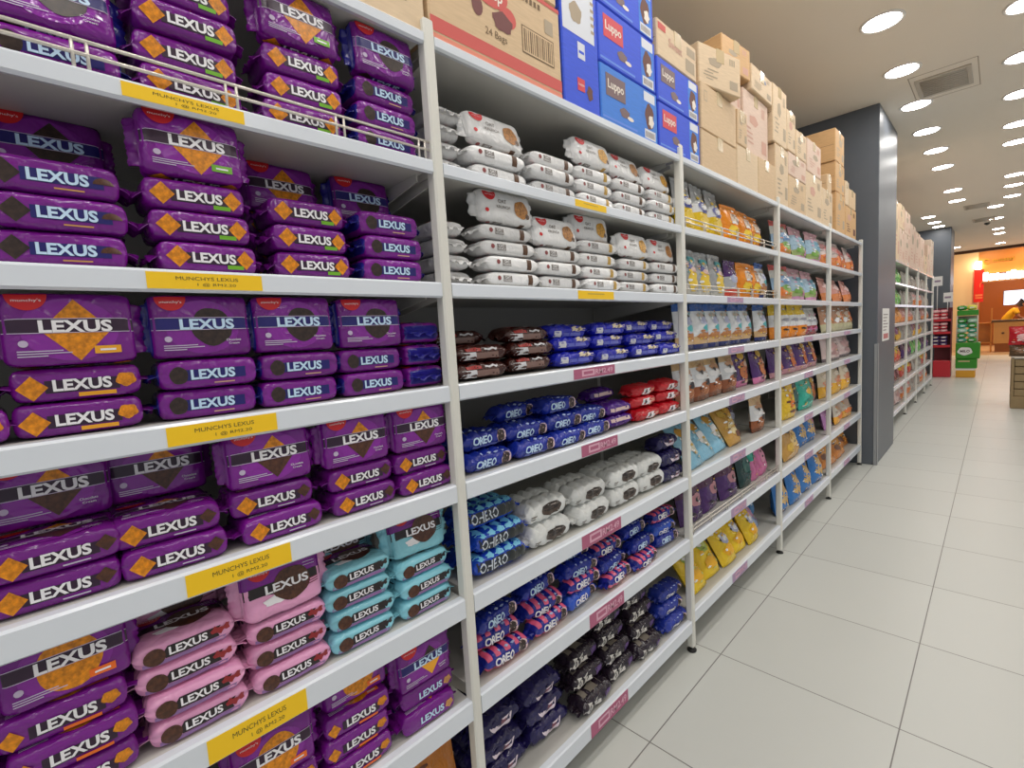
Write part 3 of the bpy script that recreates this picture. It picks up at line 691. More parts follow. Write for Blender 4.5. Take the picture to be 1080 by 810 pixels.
def pr_hero(mb,Fr,Tp):
    mb.grid(Fr,-.085,-.016,.088,.015,ink((36,44,56)),14,3,.0008)
    mb.text(Fr,'OHERO',-.032,.0,.095,ink((206,214,222)),.0014,.015,h=.026)
    for k,x in enumerate((.036,.056,.074)):
        mb.disc(Fr,x,.0,.011,.015,ink((84,90,82)),.0012+.0002*k,16,2); mb.disc(Fr,x-.003,.0,.0095,.0135,ink((44,48,48)),.0016+.0002*k,16,2)
    for k in range(5):
        mb.disc(Tp,-.07+.035*k,.0,.012,.02,ink((110,190,226)),.0009,12,2,wob=.25); mb.disc(Fr,-.07+.033*k,.0215,.013,.0045,ink((120,200,232)),.0012,12,1,wob=.25)
HERO=roll('biscuit_roll',.036,.094,.028,2.6,(30,72,190),pr_hero,5,.14,6,.04)
def pr_whs(mb,Fr,Tp):
    mb.disc(Fr,.012,-.003,.047,.018,ink((78,64,58),.3),.0009,24,3); mb.disc(Fr,.012,.002,.041,.011,ink((44,36,34)),.0013,20,3); mb.disc(Fr,.03,.006,.02,.0025,ink((150,140,134)),.0018,12,1)
    mb.grid(Fr,-.078,-.011,-.055,-.007,GYT,2,1,.001); mb.grid(Fr,-.078,-.017,-.06,-.014,GYT,2,1,.001)
WHS=roll('biscuit_roll',.038,.092,.032,3.0,(224,226,224),pr_whs,5,.20,11,.08,rough=.42)
def pr_dark(mb,Fr,Tp):
    mb.disc(Fr,.005,.008,.046,.026,ink((232,216,228)),.0009,22,2,a0=PI*1.02,a1=PI*1.98); mb.disc(Fr,.005,.012,.038,.019,film((34,26,76)),.0014,22,2,a0=PI*1.02,a1=PI*1.98)
    mb.disc(Fr,.012,.0,.012,.006,ink((120,60,80)),.0016,12,1)
NAV=roll('biscuit_roll',.038,.084,.029,2.6,(34,28,82),pr_dark,5,.12,12,.15)
def pr_bw(mb,Fr,Tp):
    mb.grid(Fr,-.075,-.016,.014,.014,ink((220,216,210)),6,2,.0008,shape=lambda a,b,s,t:(a+.006*math.sin(t*9),b+.003*math.sin(s*9)))
    [mb.disc(Fr,-.052+.02*k,-.001,.0075,.009,ink((30,24,32)),.0014,12,1,wob=.12) for k in range(3)]; [mb.disc(Fr,-.052+.02*k,-.001,.0035,.0045,ink((200,196,190)),.0018,10,1) for k in (0,2)]; mb.grid(Fr,.03,-.012,.07,.01,ink((86,52,120)),4,2,.0008)
    mb.grid(Tp,-.06,-.018,.04,.016,ink((128,120,110)),5,2,.0008)
BWP=roll('biscuit_roll',.038,.084,.0285,2.8,(38,28,40),pr_bw,5,.11,13,.14)
ORW=roll('biscuit_roll',.036,.088,.029,2.6,(34,52,150),pr_sand('Oreo',WHT,DKC,ink((90,120,200))),5,.12,14,.10)
def row(P,y,z,layers,desc,si,k,x=-.028,dx=.012,back=None,group='biscuit rolls in the second bay',jz=.05):
    pr,h,hx=P; zz=z
    for j in range(layers):
        o=put_flat(pr,h,x-hx-dx*j+jit(.008),y+jit(.009),zz+.003,jit(jz),jit(.2)); zz+=h*.985+.002
        tag(o,'%s, %s in %s pile, %s shelf, second bay'%(desc,('lowest','second up','third up','fourth up')[j],ORD[k],SHN[si]),'biscuit pack',group)
    if back:
        zz=z
        for j in range(back):
            o=put_flat(pr,h,x-3*hx-.012+jit(.004),y+jit(.006),zz+.001,jit(jz)); zz+=h*.985+.002
            tag(o,'%s, %s behind %s pile, %s shelf, second bay'%(desc,('lowest','second up','third up','fourth up')[j],ORD[k],SHN[si]),'biscuit pack',group)
z=ZS[2]
row(CHOC,.818,z,2,'dark brown chocolate biscuit pack',2,1,back=3); row(CHOC,1.004,z,3,'dark brown chocolate biscuit pack',2,2)
for k,(y,n) in enumerate(((1.205,3),(1.405,3),(1.608,3),(1.80,3))): row(BLUEP,y,z,n,'bright blue wafer pack',2,3+k)
z=ZS[3]
for k,(y,n,b) in enumerate(((.818,2,2),(.985,2,3),(1.135,3,3),(1.285,2,2))): row(SBLU if k!=1 else SBLU,y,z,n,'deep blue biscuit roll',3,1+k,back=b)
row(SPUR,1.448,z,2,'violet biscuit roll',3,5,back=3)
for k,y in enumerate((1.628,1.812)): row(SRED,y,z,3,'red biscuit roll',3,6+k)
z=ZS[4]
row(HERO,.842,z,3,'blue biscuit roll with pale lettering',4,1,dx=.018,back=3)
for k,y in enumerate((1.052,1.262,1.462,1.645)): row(WHS,y,z,2,'white biscuit roll with dark oval',4,2+k,dx=.012,back=2)
row(NAV,1.815,z,3,'dark violet biscuit roll',4,6,dx=.01)
z=ZS[5]
seq=((.835,(SPNK,SPNK,SBLU)),(1.02,(SPNK,SPNK,SBLU,SBLU)),(1.20,(SLIG,SPNK,SBLU,SBLU)),(1.385,(SPNK,SBLU,SPNK)),(1.57,(SPNK,SBLU,SBLU)),(1.765,(SBLU,SLIG,SPNK)))
for k,(y,ps) in enumerate(seq):
    zz=z
    for j,P in enumerate(ps):
        pr,h,hx=P; o=put_flat(pr,h,-.03-hx-.016*j+jit(.012),y+jit(.01),zz+.003,jit(.12),jit(.25)); zz+=h*.985+.002
        tag(o,'%s, %s in %s pile, sixth shelf, second bay'%({id(SPNK):'blue and pink biscuit roll',id(SBLU):'deep blue biscuit roll',id(SLIG):'light blue biscuit roll'}[id(P)],('lowest','second up','third up','fourth up')[j],ORD[k+1]),'biscuit pack','biscuit rolls in the second bay')
z=ZLOW[1]
for k,y in enumerate((.825,1.01)): row(NAV,y,z,3,'dark navy biscuit roll with pale crescent',6,1+k,x=-.06,dx=.014,back=4)
for k,y in enumerate((1.225,1.40,1.58)): row(BWP,y,z,4 if k else 3,'dark and white biscuit roll',6,3+k,x=-.03,dx=.022)
row(ORW,1.79,z,3,'blue biscuit roll',6,6,x=-.028,dx=.012)
# ------------------------------------------------------------------ snack bags
def bag(w,h,t,zones,blobs=(),seed=1,nm='snack_bag',header=True,lines=()):
    """pillow bag standing upright, front +x, origin at base centre"""
    def th(q):
        a=min(1,.45+q*3.2); b=max(0.0,min(1,(.93-q)/.42))**.62 if q<.93 else 0.0
        return max(.0018,t*a*b)
    w*=1.07
    def half(q): return w/2*(1-.05*math.sin(PI*min(1,q))*1)
    def S(u,q,sgn,off=0.0):
        n=noise.noise(Vector((u*2.2+seed*3.1,q*4.0,seed*1.7+sgn*2)))
        T=th(q); x=sgn*T*max(0,1-abs(u)**2.6)**.75
        x+=.30*T*n*(1-abs(u)**4)+.10*T*noise.noise(Vector((u*6+seed,q*11,seed)))*(1-abs(u)**4)+ (.002*math.sin(u*9+seed) if q>.9 else 0)
        return (x+off*sgn,half(q)*u,h*q+ (.004*noise.noise(Vector((u*3,seed,0))) if q>.95 else 0))
    mb=MB(); nu,nv=12,18
    def zm(q):
        for q1,m in zones:
            if q<=q1: return m
        return zones[-1][1]
    for sgn in (1,-1):
        I=[[mb.add(S(-1+2*i/nu,j/nv,sgn)) for j in range(nv+1)] for i in range(nu+1)]
        for i in range(nu):
            for j in range(nv):
                q=(I[i][j],I[i+1][j],I[i+1][j+1],I[i][j+1]); mb.face(q if sgn>0 else q[::-1],zm((j+.5)/nv),True)
        # floor of the bag
        if sgn>0: front0=[I[i][0] for i in range(nu+1)]
        else: mb.face(front0[::-1]+[I[i][0] for i in range(1,nu)],zm(0))
    def F(a,b,off): return S(max(-.97,min(.97,a/(w/2))),max(.01,min(.92,b/h)),1,off)
    for bl in blobs:
        ca,cb,ra,rb,m=bl[:5]; wob=bl[5] if len(bl)>5 else .08
        mb.disc(F,ca*w/2,cb*h,ra*w/2,rb*h,m,.0016+.0004*blobs.index(bl),16,2,wob=wob)
    rr=random.Random(seed*17)
    pal=[b_[4] for b_ in blobs] or [zones[0][1]]
    for k in range(16):
        m=pal[k%len(pal)] if k%3 else rr.choice([iW,iD,iGo,iW])
        mb.disc(F,rr.uniform(-.7,.7)*w/2,rr.uniform(.1,.86)*h,rr.uniform(.05,.2)*w/2,rr.uniform(.010,.035)*h,m,.0030+.00015*k,10,1,wob=.22)
    for (a0,b0,a1,b1,m) in lines: mb.grid(F,a0*w/2,b0*h,a1*w/2,b1*h,m,4,2,.003)
    root=mb.build(nm)
    if header:
        mb=MB(); m=zones[-1][1]; n=16
        for k in range(2):
            pass
        rows=[[mb.add((s_*.0026+.002*math.sin((-1+2*i/n)*9+seed),half(.95)*(-1+2*i/n),h*zz)) for i in range(n+1)] for s_,zz in ((1,.935),(1,.985),(-1,.985),(-1,.935))]
        for a,b in zip(rows,rows[1:]+rows[:1]):
            for i in range(n): mb.face((a[i],a[i+1],b[i+1],b[i]),m)
        for i in (0,n): mb.face([r[i] for r in rows],m)
        mb.build('top_seal',root)
    return Proto(root)
def fm(*c): return film(c)
Wt=fm(226,228,230); Gy=fm(176,178,180); Yl=fm(232,196,20); Or=fm(236,140,16); Bl=fm(60,104,178); Sk=fm(140,196,222); Br=fm(120,66,36); Pp=fm(74,30,104); Te=fm(38,168,146); Dg=fm(22,62,60); Pk=fm(214,120,168); Gd=fm(206,156,70); Rd=fm(206,70,50); Gn=fm(112,168,62); Ma=fm(86,40,74); Pl=fm(222,204,200); Tn=fm(212,176,128); Db=fm(24,40,110); Lg=fm(206,206,200)
iW=ink((240,240,240)); iB=ink((36,52,140)); iY=ink((236,200,30)); iG=ink((110,160,50)); iO=ink((226,120,30)); iBr=ink((110,64,40),.3); iT=ink((70,170,176)); iP=ink((200,96,150)); iD=ink((40,34,40)); iGo=ink((226,186,70),.3); iR=ink((196,40,40)); iL=ink((170,176,206))
def B(name):
    d={
     'lemon':lambda:bag(.14,.235,.030,[(.42,Yl),(.62,Wt),(1,Gy)],[(0,.55,.62,.12,iB),(.05,.56,.4,.07,iW),(0,.25,.7,.14,iY)],1),
     'lemon2':lambda:bag(.15,.205,.026,[(.10,Lg),(1,Gy)],[(0,.30,.62,.22,iY,.02),(-.2,.62,.4,.07,iB),(.1,.78,.55,.06,iT),(.2,.55,.4,.06,ink((206,170,160)))],2),
     'orange':lambda:bag(.165,.19,.034,[(1,Or)],[(.1,.62,.5,.16,ink((220,196,170))),(-.3,.3,.4,.14,iY),(.25,.22,.36,.15,iBr)],3),
     'purple_mix':lambda:bag(.13,.19,.028,[(.2,Rd),(.55,Gy),(1,Pp)],[(0,.5,.6,.12,iL)],4),
     'silver':lambda:bag(.145,.208,.032,[(.09,Db),(.26,Tn),(.86,Wt),(1,Bl)],[(.1,.62,.6,.10,iL),(.2,.45,.5,.07,iT),(-.1,.28,.7,.08,ink((190,130,80),.3)),(-.2,.74,.5,.05,ink((190,170,150)))],5),
     'cookie':lambda:bag(.16,.20,.030,[(.12,Br),(.36,fm(150,84,44)),(.8,Wt),(1,Tn)],[(.1,.28,.7,.14,ink((176,104,52),.4)),(-.2,.56,.6,.08,iW),(0,.72,.6,.07,ink((190,140,100))),(.3,.4,.3,.08,iD)],6),
     'purple_cookie':lambda:bag(.2,.21,.03,[(.14,Pk),(1,Pp)],[(.25,.42,.6,.24,ink((206,116,48),.4)),(.1,.8,.4,.1,iGo),(.5,.6,.3,.1,ink((220,190,170)))],7),
     'skyblue':lambda:bag(.16,.23,.03,[(1,Sk)],[(0,.72,.5,.11,ink((206,150,40))),(.1,.42,.55,.16,iW),(.2,.3,.4,.1,ink((190,190,170)))],8),
     'gold':lambda:bag(.17,.22,.034,[(1,Gd)],[(.1,.35,.6,.18,ink((226,206,150))),(-.1,.75,.5,.1,iGo),(.3,.2,.3,.08,iBr)],9),
     'plum':lambda:bag(.19,.24,.034,[(.5,Pp),(1,Ma)],[(.25,.4,.5,.12,ink((190,130,140))),(.3,.4,.2,.05,iD),(0,.75,.6,.12,ink((130,96,120)))],10),
     'darkteal':lambda:bag(.16,.23,.03,[(1,Dg)],[(0,.5,.5,.2,ink((30,90,84)))],11),
     'tealpink':lambda:bag(.12,.22,.03,[(.5,Pk),(1,Te)],[(0,.4,.5,.2,iP)],12),
     'pinktall':lambda:bag(.12,.22,.03,[(1,Pk)],[(0,.5,.5,.2,ink((226,150,180)))],13),
     'yellow':lambda:bag(.155,.235,.036,[(1,Yl)],[(.0,.62,.55,.15,ink((150,170,60))),(.1,.64,.3,.07,ink((200,206,120))),(0,.25,.6,.12,ink((236,176,10)))],14),
     'yellow2':lambda:bag(.155,.235,.036,[(1,Yl)],[(.1,.5,.5,.12,iL),(.1,.5,.3,.06,iW),(0,.25,.6,.12,ink((236,176,10)))],15),
     'palepink':lambda:bag(.15,.22,.03,[(.4,fm(150,170,206)),(1,Pk)],[(0,.5,.5,.2,ink((200,150,180)))],16),
     'bluebox':lambda:bag(.13,.24,.034,[(1,fm(30,96,160))],[(0,.5,.4,.3,ink((60,120,170)))],17),
     'veg':lambda:bag(.27,.225,.036,[(.26,fm(196,130,60)),(.62,fm(150,180,206)),(.84,Lg),(1,fm(206,90,84))],[(.0,.26,.75,.14,iG),(-.4,.18,.4,.1,iO),(.1,.56,.6,.12,ink((90,140,190))),(.2,.56,.35,.05,iW)],18),
     'veg2':lambda:bag(.27,.225,.036,[(.12,fm(214,150,190)),(.30,fm(160,180,110)),(.70,fm(170,200,220)),(1,fm(222,170,180))],[(.2,.55,.55,.15,ink((70,150,180))),(-.3,.28,.45,.1,iG),(.3,.2,.35,.08,ink((200,130,170)))],19),
     'noodle':lambda:bag(.165,.215,.036,[(.36,Or),(.66,Wt),(1,Yl)],[(0,.2,.5,.1,ink((240,150,20))),(.2,.16,.12,.04,iD),(-.1,.52,.7,.05,ink((150,150,160)))],20),
     'noodle_pink':lambda:bag(.165,.19,.036,[(.36,fm(176,70,80)),(.66,Wt),(1,Lg)],[(0,.2,.5,.1,iP),(-.1,.52,.7,.05,ink((150,150,160)))],21),
     'violet_choc':lambda:bag(.24,.205,.034,[(.16,fm(196,140,150)),(1,Pp)],[(.35,.45,.5,.3,ink((206,110,40),.3)),(.3,.78,.4,.12,iGo)],22),
     'yellow_tall':lambda:bag(.24,.24,.036,[(1,fm(236,196,30))],[(0,.4,.3,.1,iO),(0,.2,.4,.04,iBr)],23),
     'teal_tall':lambda:bag(.27,.245,.038,[(1,Te)],[(.1,.5,.4,.1,iGo,.02),(.1,.25,.5,.05,ink((20,130,110)))],24),
     'tan_blue':lambda:bag(.22,.23,.04,[(1,fm(44,116,190))],[(.3,.5,.75,.42,ink((214,182,130),.25),.05),(.3,.3,.3,.1,iGo)],25),
     'golden_face':lambda:bag(.34,.23,.04,[(1,Gd)],[(.2,.5,.5,.22,ink((236,206,140),.2)),(.1,.62,.06,.04,iD),(-.4,.3,.3,.12,iGo)],26),
     'paleorange':lambda:bag(.3,.225,.034,[(.4,fm(224,130,60)),(1,Pl)],[(.1,.3,.7,.18,iO),(-.2,.7,.5,.12,ink((230,160,160))),(.4,.6,.25,.2,ink((206,70,50)))],27),
     'pinkbag':lambda:bag(.3,.2,.034,[(.35,fm(222,130,64)),(1,fm(214,150,140))],[(-.2,.62,.4,.16,ink((226,190,186))),(.3,.3,.5,.15,iO)],28),
     'tanbag':lambda:bag(.34,.22,.034,[(.3,fm(196,190,150)),(1,fm(190,140,106))],[(.0,.6,.5,.14,ink((226,206,190))),(.5,.55,.4,.22,iO),(-.5,.4,.3,.1,iW)],29),
     'whitepink':lambda:bag(.4,.205,.034,[(.12,fm(90,70,80)),(1,fm(214,190,186))],[(0,.55,.6,.16,ink((196,150,150))),(.1,.3,.5,.08,ink((160,120,120)))],30),
     'yellowwhite':lambda:bag(.3,.235,.034,[(.4,fm(234,176,30)),(1,fm(220,204,176))],[(0,.48,.7,.12,ink((214,130,90))),(0,.7,.6,.08,ink((240,226,206)))],31),
     'orangewhite':lambda:bag(.3,.23,.034,[(.3,fm(232,166,50)),(1,fm(206,196,180))],[(0,.55,.6,.14,ink((190,160,140))),(0,.25,.7,.1,iO)],32),
     'purplepouch':lambda:bag(.2,.15,.034,[(1,fm(190,130,190))],[(0,.5,.5,.2,iP)],33),
     'orangepouch':lambda:bag(.36,.26,.04,[(1,fm(206,126,40))],[(0,.5,.6,.24,ink((226,160,60),.3)),(-.4,.3,.3,.1,iBr)],34),
     'greenbag':lambda:bag(.28,.22,.034,[(1,fm(110,190,90))],[(0,.5,.6,.2,ink((150,210,120))),(.2,.3,.4,.1,iG)],35),
     'greybag':lambda:bag(.28,.21,.034,[(1,fm(178,172,164))],[(0,.5,.6,.2,ink((150,140,134)))],36),
     'purpleyellow':lambda:bag(.28,.21,.034,[(.4,fm(222,170,40)),(1,fm(150,90,130))],[(0,.5,.6,.2,iGo)],37),
     'redyellow':lambda:bag(.28,.22,.034,[(.45,fm(206,70,50)),(1,Yl)],[(0,.5,.6,.2,ink((226,130,60)))],38),
     'brownbag':lambda:bag(.28,.22,.034,[(1,fm(110,60,56))],[(0,.5,.6,.2,ink((190,120,130)))],39),
     'orangeplain':lambda:bag(.28,.21,.034,[(1,fm(232,150,60))],[(0,.5,.6,.2,ink((240,170,80)))],40),
    }[name]
    if name not in BAGS: BAGS[name]=d()
    return BAGS[name]
BAGS={}
def put_bag(name,x,y,z,lean,rz,label,group):
    o=B(name).get(); o.rotation_euler=(0,-lean,rz); o.location=(x,y,z+.001+.03*math.sin(abs(lean))*(1 if lean<0 else .0)); 
    tag(o,label,'snack bag',group); return o
GB=['','','snack bags in the third bay','snack bags in the fourth bay','snack bags in the fifth bay']
def bags(b,si,lst,lean=.12,x=-.075):
    z=(ZS+[ZLOW[b]])[si]; cnt={}
    for it in lst:
        y,nm,desc=it[:3]; ln=it[3] if len(it)>3 else lean; xx=it[4] if len(it)>4 else x
        cnt.setdefault(desc,0); cnt[desc]+=1
    seen={}
    for it in lst:
        y,nm,desc=it[:3]; ln=it[3] if len(it)>3 else lean; xx=it[4] if len(it)>4 else x
        seen[desc]=seen.get(desc,0)+1
        if cnt[desc]>1: lb='%s, %s such from near post, %s shelf, %s bay'%(desc,ORD[seen[desc]],SHN[si],BAYN[b])
        else: lb='%s on %s shelf of %s bay'%(desc,SHN[si],BAYN[b])
        put_bag(nm,xx+jit(.008),y,z,ln+jit(.03),jit(.08),lb,GB[b])
L_='clear topped bag with yellow print'
bags(2,0,[(2.06,'lemon',L_),(2.225,'lemon',L_),(2.385,'lemon',L_),(2.545,'orange','orange snack bag'),(2.74,'orange','orange snack bag'),(2.925,'orange','orange snack bag')],.10)
bags(2,1,[(2.07,'lemon2','flat grey bag with yellow oval'),(2.225,'lemon2','flat grey bag with yellow oval'),(2.385,'lemon2','flat grey bag with yellow oval'),(2.56,'purple_mix','purple and silver snack bag'),(2.74,'orange','orange snack bag with pale badge'),(2.89,'orange','orange snack bag with pale badge'),(3.01,'silver','white sliver of a bag by the post')],.06)
bags(2,2,[(2.045+.138*k,'silver','silver and blue biscuit bag') for k in range(6)]+[(2.965,'silver','silver and blue biscuit bag'),(3.045,'orange','orange bag behind the silver ones',.05,-.2)],.08)
bags(2,3,[(2.02,'cookie','brown and white cookie bag'),(2.18,'cookie','brown and white cookie bag'),(2.35,'cookie','brown and white cookie bag'),(2.51,'cookie','brown and white cookie bag'),(2.72,'purple_cookie','purple bag with cookies',.06,-.10),(2.94,'purple_cookie','purple bag with cookies')],.14)
bags(2,4,[(2.05,'skyblue','sky blue lying bag',.62,-.05),(2.22,'skyblue','sky blue lying bag',.62,-.06),(2.39,'skyblue','sky blue lying bag',.55,-.07),(2.56,'gold','gold foil bag',.55,-.06),(2.71,'gold','second gold foil bag set further back',.3,-.15),(2.83,'purple_mix','dark purple bag beside the gold one',.2,-.2),(2.94,'cookie','brown and white cookie bag standing',.1,-.09)])
bags(2,5,[(2.06,'plum','dark plum snack bag'),(2.27,'plum','dark plum snack bag'),(2.49,'plum','dark plum snack bag'),(2.72,'darkteal','dark green bag'),(2.86,'tealpink','teal and pink bag'),(2.99,'pinktall','pink bag by the far post')],.22,-.08)
bags(2,6,[(2.08,'yellow','yellow bag with green badge',.6,-.055),(2.25,'yellow','yellow bag with green badge',.55,-.07),(2.43,'yellow2','yellow bag with lilac badge',.55,-.065),(2.60,'yellow2','yellow bag with lilac badge',.55,-.075),(2.77,'yellow2','yellow bag with lilac badge',.5,-.06),(2.93,'palepink','pink and pale blue bag',.6,-.1),(3.0,'bluebox','blue upright bag by the far post',.05,-.17)])
V='vegetable print clear bag'
bags(3,0,[(3.42,'veg',V+' with red top',.16),(3.75,'veg2',V+' with pink top',.16),(4.09,'veg2',V+' with pink top',.12)])
bags(3,1,[(3.40,'veg',V+' with red top',.2),(3.73,'veg2',V+' with blue badge',.2),(4.08,'veg2',V+' with blue badge',.2)])
bags(3,2,[(3.25+.172*k,'noodle','yellow and orange noodle bag') for k in range(4)]+[(3.93,'noodle_pink','white and pink noodle bag'),(4.06,'noodle_pink','white and pink noodle bag')],.06)
bags(3,3,[(3.26+.26*k,'violet_choc','violet bag with golden chocolates') for k in range(4)],.12)
bags(3,4,[(3.42,'yellow_tall','tall yellow bag',.05,-.06),(3.66,'darkteal','dark teal bag edge',.02,-.09),(3.87,'teal_tall','tall teal bag',.10,-.07),(4.17,'violet_choc','violet bag beside the teal one',.05,-.12)])
bags(3,5,[(3.48,'golden_face','wide golden bag with pale face print',.25,-.06),(3.83,'tan_blue','blue and tan bag',.2,-.08),(4.02,'tan_blue','blue and tan bag',.2,-.08),(4.19,'pinktall','pink bag near the far post',.2,-.11)])
bags(3,6,[(3.30,'tan_blue','blue and tan bag',.16),(3.55,'tan_blue','blue and tan bag',.16),(3.82,'tan_blue','blue and tan bag',.16),(4.10,'tan_blue','blue and tan bag',.16)],.16,-.06)
bags(4,0,[(4.47,'paleorange','pale bag with orange base'),(4.80,'paleorange','pale bag with orange base'),(5.07,'paleorange','pale bag with orange base'),(5.32,'paleorange','pale bag with orange base')],.2)
bags(4,1,[(4.50,'pinkbag','dusty pink bag with orange base'),(4.85,'pinkbag','dusty pink bag with orange base'),(5.20,'pinkbag','dusty pink bag with orange base')],.24)
bags(4,2,[(4.52,'tanbag','tan biscuit bag'),(4.88,'tanbag','tan biscuit bag'),(5.24,'tanbag','tan biscuit bag')],.14)
bags(4,3,[(4.62,'whitepink','white and dusty pink bag',.14),(5.16,'whitepink','white and dusty pink bag',.14)])
bags(4,4,[(4.50,'yellowwhite','yellow and cream bag'),(4.82,'yellowwhite','yellow and cream bag'),(5.14,'yellowwhite','yellow and cream bag')],.12)
bags(4,5,[(4.55,'purplepouch','small lilac pouch',.2,-.08),(4.86,'orangewhite','orange and white bag',.16),(5.18,'orangewhite','orange and white bag',.16)])
bags(4,6,[(4.55,'orangepouch','lying orange brown pouch',.6,-.06),(4.95,'orangepouch','lying orange brown pouch',.55,-.07),(5.3,'orangepouch','lying orange brown pouch',.45,-.12)])
# golden bags at the bottom of the nearest bay
for k,y in enumerate((.38,.58)):
    o=B('orangepouch').get(); o.location=(-.09,y,ZLOW[0]+.002); o.rotation_euler=(0,-.3,jit(.1)); o.scale=(.55,.55,.75)
    tag(o,'golden brown snack pouch, lowest shelf, nearest bay, %s the far post'%('further from','close to')[k],'snack bag','snack pouches at the bottom of the nearest bay')
# goods beyond the pillar
RUN2=[[('greenbag','green snack bag')]*2,[('greybag','pale grey snack bag')]*2]
plan=['greenbag','greenbag','orangeplain','purpleyellow','redyellow','brownbag','whitepink']
plan2=['greybag','greybag','pinkbag','greybag','plum','redyellow','paleorange']
plan3=['greybag','paleorange','greybag','purpleyellow','greenbag','greybag','greybag']
NM={'greenbag':'green','orangeplain':'orange','purpleyellow':'purple and yellow','redyellow':'red and yellow','brownbag':'brown','whitepink':'dusty white','greybag':'grey','pinkbag':'dusty pink','plum':'plum','paleorange':'pale orange'}
for b,pl in enumerate((plan,plan2,plan3,plan2)):
    for si,nm in enumerate(pl):
        z=(ZS+[.19])[si]
        for k in range(3):
            y=R2Y[b]+.24+.37*k
            o=B(nm).get(); o.location=(-.08+jit(.01),y,z+.001); o.rotation_euler=(0,-.14+jit(.03),jit(.06))
            tag(o,'%s snack bag, %s along %s shelf, %s bay beyond pillar'%(NM[nm],ORD[k+1],SHN[si],ORD[b+1]),'snack bag','snack bags beyond the pillar')
# ------------------------------------------------------------------ cartons on top
TANC=cardboard((214,186,150)); TAN2=cardboard((222,198,166)); PINKC=cardboard((222,196,178)); ORC=cardboard((212,172,124)); TAPE=plain('packing_tape',(206,184,146),.18); BLUC=cardboard((62,92,222)); BLUL=cardboard((70,132,224)); WHC=plain('carton_white',(214,218,226),.5)
CI=plain('carton_ink',(120,98,74),.8); CG=plain('carton_grey_ink',(178,162,140),.8); CR=plain('carton_red',(206,92,86),.7); CRD=plain('carton_maroon',(120,72,70),.7); CORG=plain('carton_pale_red',(226,140,116),.7); CW=plain('carton_cream',(236,226,214),.6); CB=plain('carton_brown',(110,70,60),.7); RB=plain('logo_red',(208,40,56),.5); BB=plain('logo_brown',(108,80,84),.5); CP=plain('carton_rose',(208,164,146),.8)
def carton(y0,y1,z0,z1,mat,label,art=None,depth=.36,x=-.012,rz=0.0,tape=True,group='cartons stacked on top of the shelving',tilt=0.0):
    w=y1-y0; h=z1-z0
    mb=MB(); mb.box(-depth,-w/2,0,0,w/2,h,mat,.004)
    # flap seam lines on the top and near side
    sm=plain('carton_seam',(128,100,70),.9)
    mb.box(-depth+.01,-w/2-.0008,h*.5-.001,-.01,-w/2,h*.5+.001,sm)
    F=lambda a,b,off:(off,a,b)
    if art: art(mb,F,w,h)
    o=mb.build('carton',loc=(x,(y0+y1)/2,z0+.0005)); o.rotation_euler=(tilt,0,rz)
    if tape:
        t=MB(); t.box(-depth-.0012,-.028,h,0.0008,.028,h+.0012,TAPE); t.box(0,-.028,h-.055,.0012,.028,h,TAPE); t.build('packing_tape',o)
    tag(o,label,'carton',group); return o
def art_crisp(mb,F,w,h):
    mb.grid(F,-w/2+.002,  .003,w/2-.002,.014,CORG,1,1,.0006); mb.grid(F,-w/2+.002,  .018,w/2-.002,.050,CR,1,1,.0006)
    mb.grid(F,-w/2+.002,h-.014,w/2-.002,h-.003,CR,1,1,.0006)
    mb.disc(F,-.04,.178,.062,.036,CR,.0009,24,2); mb.text(F,'Crisp',-.04,.172,.085,CW,.0013,.02)
    mb.disc(F,-.085,.128,.018,.024,CRD,.0008,14,1); mb.disc(F,.0,.120,.035,.024,CRD,.0008,16,1,wob=.12); mb.disc(F,.02,.138,.03,.025,CR,.0007,16,1)
    mb.text(F,'24 Bags',-.025,.078,.075,CI,.0008,.0)
    mb.grid(F,.07,.075,.2,.145,CI,1,1,.0006); mb.grid(F,.073,.078,.197,.142,TANC,1,1,.0009)
    for k in range(15): mb.grid(F,.078+.008*k,.082,.078+.008*k+(.003 if k%3 else .005),.138,CI,1,1,.0011)
    [mb.grid(F,.075+.016*k,.208,.085+.016*k,.222,CI,1,1,.0008) for k in range(5)]; mb.grid(F,.165,.158,.2,.195,CG,1,1,.0008)
    for k in range(3): mb.grid(F,-w/2+.02,h-.05-.02*k,-w/2+.09-.01*k,h-.045-.02*k,CG,1,1,.0006)
def art_lupo(red):
    def f(mb,F,w,h):
        lc=RB if red else BB
        def fl(a,b,off): return F(a,b,off)
        mb.box(.0002,-w*.42,h*.47,.0008,-w*.10,h*.86,lc,.0); mb.text(F,'Luppo',-w*.26,h*.665,w*.26,CW,.0012,.02)
        mb.disc(F,-w*.12,h*.30,.03,.016,BB,.0006,14,1,wob=.1); mb.disc(F,-w*.02,h*.24,.02,.007,CW,.0009,12,1)
        mb.grid(F,w*.22,h*.02,w*.46,h*.94,BLUL,1,1,.0004)
        mb.grid(F,w*.24,h*.76,w*.45,h*.94,WHC,1,1,.0007); mb.grid(F,w*.24,h*.04,w*.45,h*.22,WHC,1,1,.0007)
        for k in range(8): mb.grid(F,w*(.26+.022*k),h*.07,w*(.26+.022*k+.01),h*.18,CI,1,1,.0010)
        mb.disc(F,w*.34,h*.48,w*.085,h*.25,CB,.0007,16,2,wob=.08); mb.disc(F,w*.37,h*.40,w*.05,h*.12,CW,.0010,12,1,wob=.2)
        mb.grid(F,-w*.48,h*.06,w*.1,h*.10,plain('carton_blue_pale',(96,140,230),.6),1,1,.0005)
    return f
